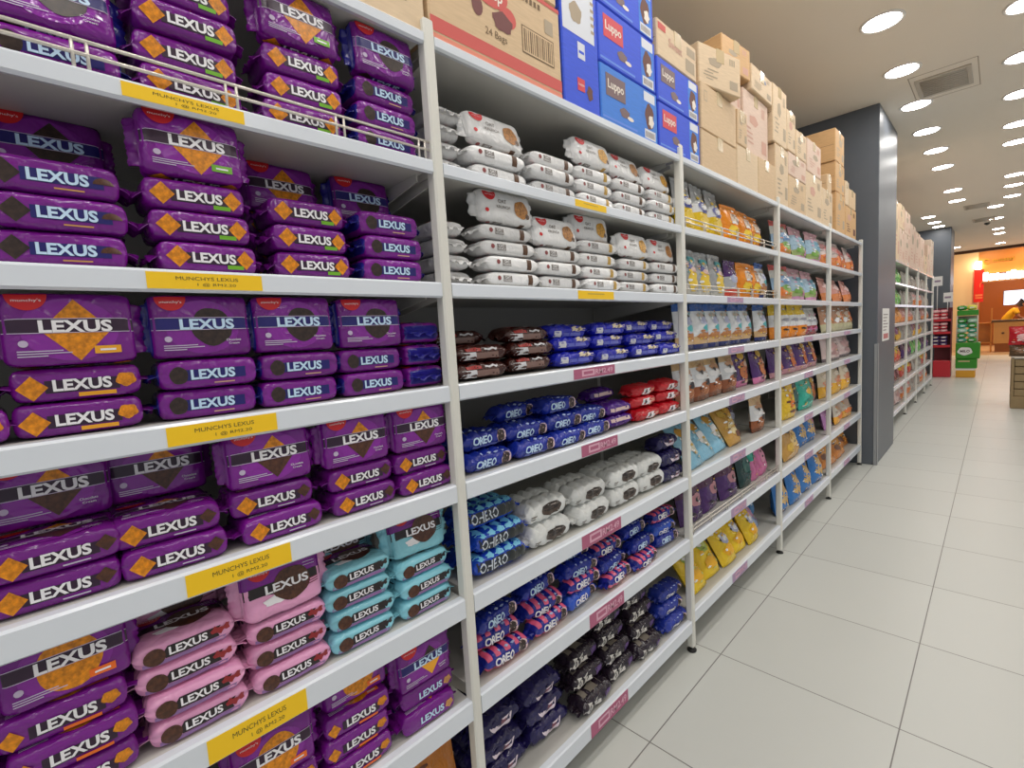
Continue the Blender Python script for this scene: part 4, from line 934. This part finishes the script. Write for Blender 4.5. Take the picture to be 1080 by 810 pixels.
def art_tallblue(mb,F,w,h):
    mb.grid(F,-w/2+.004,h*.40,w/2-.02,h-.004,WHC,1,1,.0006); 
    for k in range(7): mb.grid(F,w*.30,h*(.46+.04*k),w*.40,h*(.46+.04*k+.018),CG,1,1,.0009)
    mb.disc(F,-w*.12,h*.52,.03,.03,CG,.0009,16,1,wob=.1)
    mb.grid(F,-w*.1,h*.28,w*.1,h*.37,WHC,2,1,.0007); mb.grid(F,-w*.07,h*.31,w*.07,h*.325,BLUC,2,1,.0011)
    mb.box(.0002,-w*.14,h*.10,.0008,w*.06,h*.17,RB); mb.text(F,'Luppo',-w*.04,h*.135,w*.16,CW,.0012,.0); mb.disc(F,w*.2,h*.11,.015,.022,CB,.0008,12,1,wob=.15)
def art_sweet(mb,F,w,h):
    mb.grid(F,-w*.48,h*.72,-w*.3,h*.9,CR,1,1,.0006); mb.text(F,'Sweet',-w*.06,h*.56,w*.34,CP,.0008,.02); mb.grid(F,w*.2,h*.15,w*.44,h*.5,CG,1,1,.0006); mb.grid(F,w*.24,h*.62,w*.46,h*.86,CG,1,1,.0006)
def art_marks(c1,c2,seed):
    rr=random.Random(seed)
    def f(mb,F,w,h):
        a=rr.uniform(-.2,.1)*w; b=rr.uniform(.55,.7)*h
        mb.disc(F,a,b,rr.uniform(.12,.2)*w,rr.uniform(.08,.13)*h,c2,.0006,18,1,wob=.1)
        for k in range(4):
            a0=rr.uniform(-.4,-.3)*w; l=rr.uniform(.25,.6)*w; b=(.18+.075*k)*h
            mb.grid(F,a0,b,a0+l*.6,b+.028*h,c1,1,1,.0007)
        for k in range(3): mb.grid(F,(.22+.05*k)*w,.72*h,(.25+.05*k)*w,.88*h,c1,1,1,.0006)
        mb.grid(F,w*.22,h*.12,w*.42,h*.34,c1,1,1,.0006)
    return f
def art_plain(mb,F,w,h):
    mb.grid(F,-w*.42,h*.62,-w*.34,h*.84,CG,1,1,.0006); mb.grid(F,-w*.41,h*.64,-w*.35,h*.82,TANC,1,1,.0009)
def art_arrows(mb,F,w,h):
    for k in (0,1): mb.grid(F,-.01+.03*k,.06,.0+.03*k,.14,CI,1,1,.0006); 
    mb.grid(F,-.03,.05,.05,.056,CI,1,1,.0006); mb.grid(F,.075,.05,.125,.13,CI,1,1,.0006); mb.grid(F,.078,.053,.122,.127,TAN2,1,1,.0009); mb.disc(F,.1,.09,.014,.018,CG,.0012,10,1,wob=.3)
    mb.grid(F,-.16,.03,-.08,.2,plain('carton_yellow',(214,170,84),.7),1,1,.0006)
T=ZTOP
carton(.345,.688,T,T+.30,TAN2,'tan carton with handling symbols above the nearest bay',art_arrows)
carton(-.05,.335,T,T+.30,TANC,'plain tan carton at the near end above the nearest bay',art_plain)
carton(.70,1.165,T,T+.245,TANC,'tan carton with red stripes and barcode on top of the second bay',art_crisp)
carton(.69,1.155,T+.247,T+.50,TANC,'tan carton resting on the red striped carton',art_plain)
carton(1.175,1.355,T,T+.52,BLUC,'tall blue carton with white upper half',art_tallblue,tape=False)
carton(1.362,1.722,T,T+.178,BLUL,'pale blue cake carton with brown logo, lowest of its stack',art_lupo(False),tape=False)
carton(1.360,1.718,T+.18,T+.355,BLUC,'blue cake carton with red logo in the middle of the taller stack',art_lupo(True),tape=False)
carton(1.358,1.712,T+.357,T+.53,BLUC,'blue cake carton at the top of the taller stack',art_lupo(False),tape=False)
carton(1.735,2.082,T,T+.165,BLUC,'blue cake carton with red logo at the bottom of the shorter stack',art_lupo(True),tape=False)
carton(1.732,2.078,T+.167,T+.325,BLUC,'blue cake carton with brown logo on the shorter stack',art_lupo(False),tape=False)
carton(1.74,2.065,T+.327,T+.46,TAN2,'tan carton with pale red lettering on the blue cartons',art_sweet)
carton(2.10,2.49,T,T+.16,TANC,'plain tan carton low beside the blue cartons',None)
carton(2.105,2.49,T+.162,T+.355,TANC,'plain tan carton with small mark, second up beside the blue cartons',art_plain)
carton(2.13,2.44,T+.36,T+.53,TAN2,'twisted tan carton jutting over the plain cartons',art_marks(CG,CG,3),rz=-.20,x=.0,tilt=.0)
carton(2.42,2.70,T+.535,T+.68,ORC,'highest tan carton with brown marks on its side',art_marks(CP,CG,4),rz=-.10,x=-.03)
carton(2.455,2.60,T+.36,T+.53,PINKC,'narrow rosy carton under the highest carton',art_marks(CP,CG,5),x=-.03)
carton(2.71,3.02,T+.505,T+.63,TAN2,'tan carton with grey and blue marks bridging the recessed carton',art_marks(CG,plain('carton_blue_ink',(140,150,170),.8),6))
carton(2.64,3.0,T+.195,T+.50,PINKC,'rosy carton with red print set back under a bridging carton',art_marks(CP,CP,7),x=-.03)
carton(2.50,2.785,T,T+.19,TAN2,'smooth tan carton, lower row above the third bay, nearest end',None)
carton(2.51,2.635,T+.192,T+.355,TANC,'small tan carton beside the dark gap above the third bay',art_marks(CG,CG,8))
carton(2.79,3.06,T,T+.193,TANC,'smooth tan carton, lower row above the third bay, far end',None)
carton(3.035,3.275,T+.33,T+.64,TAN2,'upright tan carton with shiny tape above the far third bay',art_marks(CG,CG,9))
carton(3.07,3.30,T,T+.325,TAN2,'tan carton with faint print below the upright taped carton',art_marks(CG,CG,10))
carton(3.285,3.45,T+.34,T+.57,TAN2,'narrow upright tan carton beside the taped one',art_marks(CG,CP,11))
carton(3.31,3.66,T,T+.20,TANC,'tan carton in the lower row above the fourth bay, nearest',art_marks(CG,CG,12))
carton(3.31,3.68,T+.202,T+.335,PINKC,'flat rosy carton above the fourth bay',art_marks(CP,CG,13))
carton(3.47,3.69,T+.337,T+.50,TAN2,'small tan carton with round mark above the fourth bay',art_marks(CG,CG,14))  # round mark is a disc of grey carton ink
carton(3.71,4.05,T+.30,T+.51,PINKC,'pale rosy carton at the top above the fourth bay',art_marks(CP,CG,15))
carton(3.67,4.08,T,T+.298,TAN2,'tan carton with smudged print above the fourth bay',art_marks(CG,CP,16))
carton(4.09,4.39,T,T+.26,TAN2,'tan carton above the post between fourth and fifth bay',art_marks(CG,CG,17))
carton(4.28,4.40,T+.262,T+.39,TANC,'slim tan carton leaning against the tall stack',None,x=-.02)
carton(4.50,4.80,T,T+.30,ORC,'tan carton at the foot of the tall stack by the pillar',art_marks(CG,CG,18),x=-.01)
carton(4.49,4.78,T+.302,T+.525,ORC,'tan carton in the middle of the tall stack by the pillar',art_marks(CG,CG,19))
carton(4.48,4.77,T+.527,T+.765,ORC,'topmost tan carton of the tall stack by the pillar',art_marks(CG,CG,20))
carton(4.82,4.95,T+.25,T+.44,TAN2,'slim carton standing beside the tall stack by the pillar',None)
carton(4.83,5.24,T,T+.245,ORC,'tan carton with brown stains next to the slate pillar',art_marks(CB,CP,21))
carton(4.96,5.22,T+.247,T+.40,TANC,'small tan carton on the stained carton next to the slate pillar',None)
for k,(y0,y1,z0,z1,m,l) in enumerate(((7.45,7.85,0,.70,TAN2,'tall tan carton just beyond the slate pillar'),(7.86,8.30,0,.42,PINKC,'rosy carton beyond the pillar, low beside the tall one'),(7.87,8.28,.422,.72,TAN2,'tan carton beyond the pillar, high beside the tall one'),(8.32,8.90,0,.40,PINKC,'rosy carton above the first far bay'),(8.34,8.88,.402,.70,PINKC,'upper rosy carton above the first far bay'),(8.92,9.50,0,.60,PINKC,'wide rosy carton above the second far bay'),(9.52,10.1,0,.56,PINKC,'rosy carton above the middle far bays'),(10.12,10.7,0,.54,PINKC,'rosy carton above the third far bay'),(10.72,11.2,0,.30,TAN2,'low tan carton above the third far bay'),(11.25,11.75,0,.52,PINKC,'rosy carton above the last far bay'),(11.78,12.3,0,.66,cardboard((222,206,190)),'tall pale carton at the far end of the shelves'))):
    carton(y0,y1,T+z0,T+z1,m,l,art_marks(CP,CG,30+k),group='cartons on the shelves beyond the pillar')
# ------------------------------------------------------------------ promotional stands
def stands():
    red=plain('display_red',(196,40,52),.4); dk=plain('display_dark',(60,34,50),.5); grn=plain('display_green',(52,140,34),.4); yel=plain('display_yellow',(222,160,44),.5); wh=plain('display_white',(228,226,224),.5); clear=painted('display_pale',(206,196,180),.5)
    e=empty('display_stand',(.04,14.1,0)); tag(e,'red promotional stand with shelves and white cards, left of the green stand','display stand','promotional stands')
    def P(mb,n): return mb.build(n,e)
    mb=MB(); mb.box(-.15,-.15,0,.14,.2,.36,red,.01); P(mb,'base')
    mb=MB(); mb.box(-.15,.17,.36,.14,.2,1.5,plain('display_maroon',(120,40,52),.5)); mb.box(.128,-.15,.36,.14,.17,1.42,plain('display_maroon',(120,40,52),.5)); P(mb,'back_panel')
    for z in (.66,.95,1.22):
        mb=MB(); mb.box(-.15,-.15,z,.127,.168,z+.02,dk,.004); mb.box(-.15,-.156,z-.01,.127,-.15,z+.04,red); P(mb,'shelf')
    for i,(x0,z0) in enumerate(((-.17,1.98),(.0,1.62))):
        mb=MB(); mb.box(x0,-.12,z0,x0+.15,-.115,z0+.2,wh); mb.tube([(x0+.07,-.11,1.42),(x0+.07,-.11,z0+.05)],.006,wh,8); mb.grid(lambda a,b,o:(a,-.1205-o,b),x0+.02,z0+.08,x0+.12,z0+.12,plain('card_ink',(150,130,150),.7),1,1); P(mb,'card_sign')
    mb=MB(); rr=random.Random(5)
    pk=[film((206,60,72)),film((226,150,160)),film((80,60,110))]
    S,Fr,Tp=pack_surface(.07,.064,.036,3.2,3,.07,8)
    protos=[]
    for c in pk:
        m=MB(); pack_body(m,S,3.2,lambda u,cx,cz:c,12,16); m.disc(Fr,0,0,.04,.012,ink((240,220,214)),.001,14,1); protos.append(Proto(m.build('snack_pack')))
    for si,z in enumerate((.68,.97,1.24)):
        for k in range(2):
            for j in range(3):
                pr=protos[(2 if si==0 else (0 if j%2 else 1))]
                o=pr.get(); o.location=(-.035+.02+.128*k-.06,14.04,z+.002+.074*j); o.rotation_euler=(0,0,-PI/2+jit(.06))
                tag(o,'%s snack pack on red stand, %s layer, %s side, %s shelf'%(('purple','red','pale red')[0 if si==0 else (1 if j%2 else 2)],('bottom','middle','top')[j],('left','right')[k],('lower','middle','upper')[si]),'snack pack','snack packs on the red stand')
    # green stand
    e2=empty('display_stand',(.43,14.1,0)); tag(e2,'green drink promotional stand with white cloud logo','display stand','promotional stands')
    def Q(mb,n): return mb.build(n,e2)
    mb=MB(); mb.box(-.165,-.16,0,.135,.2,.15,yel,.01); Q(mb,'base')
    mb=MB(); mb.box(-.16,-.15,.15,.13,.19,.19,wh,.005); Q(mb,'plinth')
    mb=MB(); mb.box(-.175,-.15,.19,.16,.19,.40,grn,.01); F=lambda a,b,o:(a,-.1505-o,b); mb.grid(F,-.13,.33,.05,.36,plain('display_tan',(200,180,130),.5),2,1); Q(mb,'lower_bin')
    mb=MB(); mb.box(-.175,-.17,.402,.20,.19,.74,grn,.012); F=lambda a,b,o:(a,-.1705-o,b); mb.disc(F,-.03,.56,.115,.085,wh,.001,26,2,wob=.06); mb.text(F,'MILO',-.03,.56,.15,plain('logo_dark',(70,40,40),.5),.002,.03); Q(mb,'printed_bin')
    for x in (-.165,.15):
        for y in (-.14,.18):
            mb=MB(); mb.tube([(x,y,.74),(x,y,1.31)],.009,clear,8); Q(mb,'pole')
    mb=MB(); mb.box(-.165,-.16,1.31,.16,.19,1.42,grn,.008); Q(mb,'top_tray')
    mb=MB(); mb.box(-.16,.15,1.05,.14,.16,1.30,clear); Q(mb,'back_panel')
    gp=[film((70,160,130)),film((60,150,60)),film((150,196,170)),film((214,214,90))]
    SB,FB,_=pack_surface(.08,.078,.05,2.8,6,.10,6); PB=[]
    for c in gp:
        m=MB(); pack_body(m,SB,2.8,lambda u,cx,cz:c,12,16); m.disc(FB,0,0,.04,.014,ink((220,226,220)),.001,14,1); PB.append(Proto(m.build('drink_pouch')))
    for j in range(5):
        for k in range(2):
            o=PB[(j+k)%3].get(); o.location=(.345+.157*k,14.03+jit(.01),.742+.101*j); o.rotation_euler=(0,0,-PI/2+jit(.15))
            tag(o,'%s drink pouch on the green stand, %s from the bottom, %s column'%(('teal','green','mint')[(j+k)%3],ORD[j+1],('left','right')[k]),'drink pouch','drink pouches on the green stand')
    for k in range(2):
        o=PB[3 if k else 1].get(); o.location=(.34+.15*k,14.05,1.422); o.rotation_euler=(0,0,-PI/2+jit(.1)); tag(o,'%s drink pouch on the top tray of the green stand'%('green','yellow')[k],'drink pouch','drink pouches on the green stand')
    # crate stand at the right side of the aisle
    wd=painted('crate_wood',(150,128,92),.55,.15,8.0)
    e3=empty('produce_bin',(1.3,9.9,0)); tag(e3,'brown wooden bin at the right edge of the aisle','bin')
    mb=MB(); mb.box(-.27,-.25,0,.3,.3,.17,wd,.006); mb.build('base',e3)
    mb=MB()
    for k in range(5): mb.box(-.25,-.235,.175+.105*k,.29,-.215,.27+.105*k,wd,.004); mb.box(-.25,-.235,.175+.105*k,-.23,.28,.27+.105*k,wd,.004); mb.box(.27,-.235,.175+.105*k,.29,.28,.27+.105*k,wd,.004); mb.box(-.25,.26,.175+.105*k,.29,.28,.27+.105*k,wd,.004)
    mb.build('slat_sides',e3)
    for x in (-.26,.28):
        for y in (-.245,.27):
            mb=MB(); mb.box(x-.01,y-.01,.17,x+.02,y+.02,.72,wd,.004); mb.build('corner_post',e3)
    mb=MB(); mb.box(-.275,-.255,.70,.31,.30,.73,plain('bin_edge',(214,204,190),.5),.005); mb.build('top_board',e3)
    rp=film((196,30,44))
    m=bag(.24,.26,.05,[(1,rp)],[(.1,.45,.5,.16,ink((236,190,190)))],50)
    for k in range(2):
        o=m.get(); o.location=(1.12+.25*k,9.74,.89 if k==0 else .89); o.rotation_euler=(0,.1,-PI/2+jit(.1)); tag(o,('red snack bag on the wooden bin, nearer the aisle','red snack bag on the wooden bin, away from the aisle')[k],'snack bag','red bags on the wooden bin')
    dm=bag(.22,.155,.05,[(1,film((96,74,52)))],[(.1,.5,.5,.2,ink((140,100,70)))],51)
    for k in range(2):
        o=dm.get(); o.location=(1.12+.25*k,9.74,.731); o.rotation_euler=(0,0,-PI/2); tag(o,('brown snack bag under the red one, nearer the aisle','brown snack bag under the red one, away from the aisle')[k],'snack bag','brown bags on the wooden bin')
stands()
# ------------------------------------------------------------------ shop beyond the store front
def shop():
    cream=painted('shop_cream',(236,206,160),.6,.03,1.0); wood=painted('shop_wood',(196,124,50),.45,.12,3.0); dkw=painted('shop_dark_wood',(150,84,30),.5,.1,3.0)
    mb=MB(); mb.box(-4,23.0,0,.36,23.3,3.5,cream); struct(mb.build('wall_shop'),'cream wall beside the lit shop','wall')
    mb=MB(); mb.box(.36,23.0,2.62,8,23.15,3.5,wood); struct(mb.build('wall_shopfront'),'orange lit fascia above the shop opening','wall')
    mb=MB(); mb.box(.3,27,0,8,27.1,3.5,dkw); struct(mb.build('wall_shop_back'))
    mb=MB(); mb.box(.3,23.3,0,.36,27,3.5,dkw); struct(mb.build('wall_shop_side'))
    gold=plain('gold_letters',(196,152,60),.3,.6)
    e=empty('shop_sign',(.55,22.97,3.02)); tag(e,'dull gold emblem and marks on the orange fascia','sign')
    mb=MB(); n=24
    for r0,r1 in ((.085,.055),):
        a=[[mb.add((r*math.cos(2*PI*k/n+.5),yy,r*math.sin(2*PI*k/n+.5))) for k in range(n-3)] for r,yy in ((r0,-.02),(r1,-.02),(r1,.02),(r0,.02))]
        for p,q in zip(a,a[1:]+a[:1]):
            for k in range(n-4): mb.face((p[k],p[k+1],q[k+1],q[k]),gold)
    mb.build('emblem',e)
    mb=MB(); rr=random.Random(3); x=.14
    for k in range(9):
        w=rr.uniform(.025,.05); mb.box(x,-.015,-.04,x+w,.02,.03+rr.uniform(0,.05),gold,.004); x+=w+.02
    mb.build('lettering',e)
    e=empty('light_sign',(.46,22.85,2.40)); tag(e,'glowing white illuminated sign band over the shop','sign')
    mb=MB(); mb.box(0,0,-.08,3.2,.13,-.03,plain('sign_ledge',(200,150,110),.5),.006); mb.build('ledge',e)
    mb=MB(); gl=emit('sign_glow',(255,252,255),7.0); x=.02
    for k in range(16):
        w=rr.uniform(.09,.16); hh=rr.uniform(.18,.24) if k%5 else .28
        mb.box(x,.02,-.03,x+w,.08,hh-.03,gl,.02); x+=w+.012
    mb.build('letters',e)
    e=empty('banner',(.38,22.9,1.68)); tag(e,'tall red hanging banner with pale curve','banner')
    rd=plain('banner_red',(222,30,16),.5); mb=MB(); mb.box(-.12,-.012,0,.12,.012,1.08,rd,.003); F=lambda a,b,o:(a,-.0125-o,b)
    ob=ink((240,130,80))
    for k in range(12):
        t0=PI*.55+k*.16; mb.grid(F,0,0,1,1,ob,1,1,.001,shape=lambda a,b,s,t:(.10+(.08-.02*t)*math.cos(t0+.16*s),.55+(.12-.03*t)*math.sin(t0+.16*s)))
    mb.grid(F,-.08,.20,.10,.26,ob,1,1,.001); mb.grid(F,-.08,.12,.10,.17,ob,1,1,.001); mb.build('cloth',e)
    mb=MB(); mb.tube([(-.13,0,1.09),(.13,0,1.09)],.012,gold,8)
    for x in (-.1,.1): mb.box(x-.008,0,1.08,x+.008,.1,1.096,gold)
    mb.build('rod',e)
    e=empty('wall_lamp',(.36,22.9,2.78)); tag(e,'bright cylindrical lamp above the red banner','lamp')
    mb=MB(); mb.lathe([(.075,0),(.08,.02),(.08,.24),(.07,.26)],emit('lamp_glow',(255,244,214),14.0),18); mb.build('shade',e)
    mb=MB(); mb.box(-.02,0,.1,.02,.1,.14,gold); mb.lathe([(.03,.255),(.03,.3)],gold,12); mb.build('bracket',e)
    # tv
    e=empty('menu_screen',(1.5,25.6,1.55)); tag(e,'white glowing menu screen inside the shop','screen')
    mb=MB(); mb.box(-.52,0,-.03,1.2,.05,.52,plain('screen_bezel',(40,34,34),.4),.006); mb.build('bezel',e)
    mb=MB(); mb.box(-.5,-.004,-.01,1.18,-.001,.5,emit('screen_glow',(236,232,250),2.6)); F=lambda a,b,o:(a,-.0045-o,b); gi=emit('screen_ink',(170,170,200),1.6); mb.grid(F,.0,.30,.4,.36,gi,1,1,.001); mb.grid(F,-.3,.20,.0,.23,gi,1,1,.001); mb.build('panel',e)
    mb=MB(); mb.box(.1,.05,-.2,.5,1.35,.2,plain('screen_mount',(60,54,50),.6)); mb.build('mount',e)
    # rack and counter
    e=empty('wooden_rack',(.55,22.55,0)); tag(e,'open orange wooden rack in front of the shop','rack')
    for x in (-.17,.17):
        for y in (-.12,.12):
            mb=MB(); mb.box(x-.02,y-.02,0,x+.02,y+.02,1.45 if x>0 else 1.0,wood,.004); mb.build('post',e)
    for z in (.3,.95):
        mb=MB(); mb.box(-.19,-.14,z,.19,.14,z+.03,wood,.004); mb.build('shelf',e)
    mb=MB(); mb.box(-.15,.10,.33,.15,.12,.94,wood); mb.build('back_board',e)
    e=empty('counter',(1.15,22.6,0)); tag(e,'wooden shop counter with dark top','counter')
    mb=MB(); mb.box(-.38,-.2,.28,.5,.2,.98,painted('counter_front',(206,150,84),.5,.08,2.0),.01); mb.build('front_panel',e)
    mb=MB(); mb.box(-.34,-.16,0,.46,.2,.28,dkw,.004); mb.build('base',e)
    mb=MB(); mb.box(-.43,-.23,.98,.55,.24,1.05,plain('counter_top',(92,64,36),.3),.01); mb.build('worktop',e)
    mb=MB(); mb.lathe([(.02,0),(.035,.004),(.03,.02),(.01,.03)],plain('counter_knob',(96,60,36),.4),14); o=mb.build('handle',e,loc=(-.16,-.2,.62)); o.rotation_euler=(PI/2,0,0)
shop()
def person(loc,rz,label,seedpose=0):
    skin=plain('skin',(176,116,84),.5); shirt=painted('yellow_shirt',(244,184,34),.7,.06,8.0); hair=plain('dark_hair',(34,26,24),.5); tro=plain('dark_trousers',(52,46,44),.7)
    def skinned(name,verts,edges,radii,mat,parent,root=0,lv=2):
        me=bpy.data.meshes.new(name); me.from_pydata(verts,edges,[]); o=bpy.data.objects.new(name,me); COL.objects.link(o)
        me.materials.append(mat); md=o.modifiers.new('skin','SKIN'); sv=me.skin_vertices[0].data
        for i,r in enumerate(radii):
            sv[i].radius=r if isinstance(r,tuple) else (r,r); sv[i].use_root=(i==root)
        s=o.modifiers.new('sub','SUBSURF'); s.levels=lv; s.render_levels=lv; md.use_smooth_shade=True
        if parent: o.parent=parent
        return o
    # local frame: faces +x, bends forward over the counter
    v=[];e=[];r=[]
    def a(p,rad,par=None):
        v.append(p); r.append(rad)
        if par is not None: e.append((par,len(v)-1))
        return len(v)-1
    hip=a((0,0,.95),(.15,.12)); w=a((.06,0,1.10),(.13,.11),hip); ch=a((.20,0,1.30),(.16,.12),w); nk=a((.31,0,1.42),.055,ch); hd0=a((.36,0,1.47),.075,nk); hd=a((.41,0,1.535),.09,hd0); hd2=a((.43,0,1.60),.07,hd); nose=a((.505,0,1.51),.014,hd)
    for s in (-1,1):
        a((.41,s*.095,1.53),.016,hd)
        k=a((-.01,s*.10,.86),.095,hip); k2=a((.03,s*.10,.50),.06,k); k3=a((-.02,s*.10,.10),.042,k2); a((.14,s*.11,.035),.035,k3)
        sh=a((.22,s*.19,1.33),.06,ch); el=a((.30,s*.25,1.10),.043,sh); wr=a((.50,s*.17,1.02),.03,el); pm=a((.56,s*.16,1.01),(.034,.018),wr)
        for q in range(4):
            f1=a((.60+.004*(1-abs(q-1.5)),s*.16+(q-1.5)*.019,1.012),.0095,pm); a((.635-.006*abs(q-1.5),s*.16+(q-1.5)*.021,.998),.008,f1)
        t=a((.575,s*.16-s*.04,1.012),.010,pm); a((.60,s*.16-s*.052,1.004),.0085,t)
    b=skinned('person',v,e,r,skin,None)
    b.location=loc; b.rotation_euler=(0,0,rz); tag(b,label,'person','shop staff')
    sv=[(0,0,.93),(.06,0,1.10),(.20,0,1.31),(.27,0,1.375),(.22,.19,1.335),(.27,.235,1.20),(.22,-.19,1.335),(.27,-.235,1.20)]
    skinned('shirt',sv,[(0,1),(1,2),(2,3),(2,4),(4,5),(2,6),(6,7)],[(.175,.145),(.155,.135),(.185,.145),.085,.08,.07,.08,.07],shirt,b)
    tv=[(0,0,.96),(0,.10,.86),(.03,.10,.50),(-.02,.10,.11),(0,-.10,.86),(.03,-.10,.50),(-.02,-.10,.11)]
    skinned('trousers',tv,[(0,1),(1,2),(2,3),(0,4),(4,5),(5,6)],[(.17,.14),.11,.078,.062,.11,.078,.062],tro,b)
    hv=[(.36,0,1.57),(.42,0,1.625),(.33,0,1.50)]
    skinned('hair',hv,[(0,1),(0,2)],[(.10,.095),(.085,.075),(.075,.06)],hair,b)
    return b
person((1.02,23.1,0),.15,'person in a yellow shirt bending over the shop counter')
# ------------------------------------------------------------------ light
def arealight(name,loc,size,power,rgb,rot=(0,0,0)):
    l=bpy.data.lights.new(name,'AREA'); l.shape='DISK'; l.size=size; l.energy=power; l.color=rgb
    o=bpy.data.objects.new(name,l); COL.objects.link(o); o.location=loc; o.rotation_euler=rot; return o
for i,(x,y,p) in enumerate(((.6,22.0,34),(1.6,22.2,34),(1.2,25.0,75),(2.6,24.6,75))): arealight('shop_lamp',(x,y,3.45),.3,p,(1.0,.70,.40))
w=bpy.data.worlds.new('world'); sc.world=w; w.use_nodes=True
w.node_tree.nodes['Background'].inputs[0].default_value=(.92,.95,1.0,1); w.node_tree.nodes['Background'].inputs[1].default_value=.52
sc.view_settings.view_transform='Standard'; sc.view_settings.look='None'; sc.view_settings.exposure=-0.08; sc.view_settings.gamma=1.0; sc.view_settings.use_curve_mapping=False
sc.cycles.use_denoising=True; sc.cycles.max_bounces=8; sc.cycles.diffuse_bounces=5; sc.cycles.sample_clamp_indirect=4.0
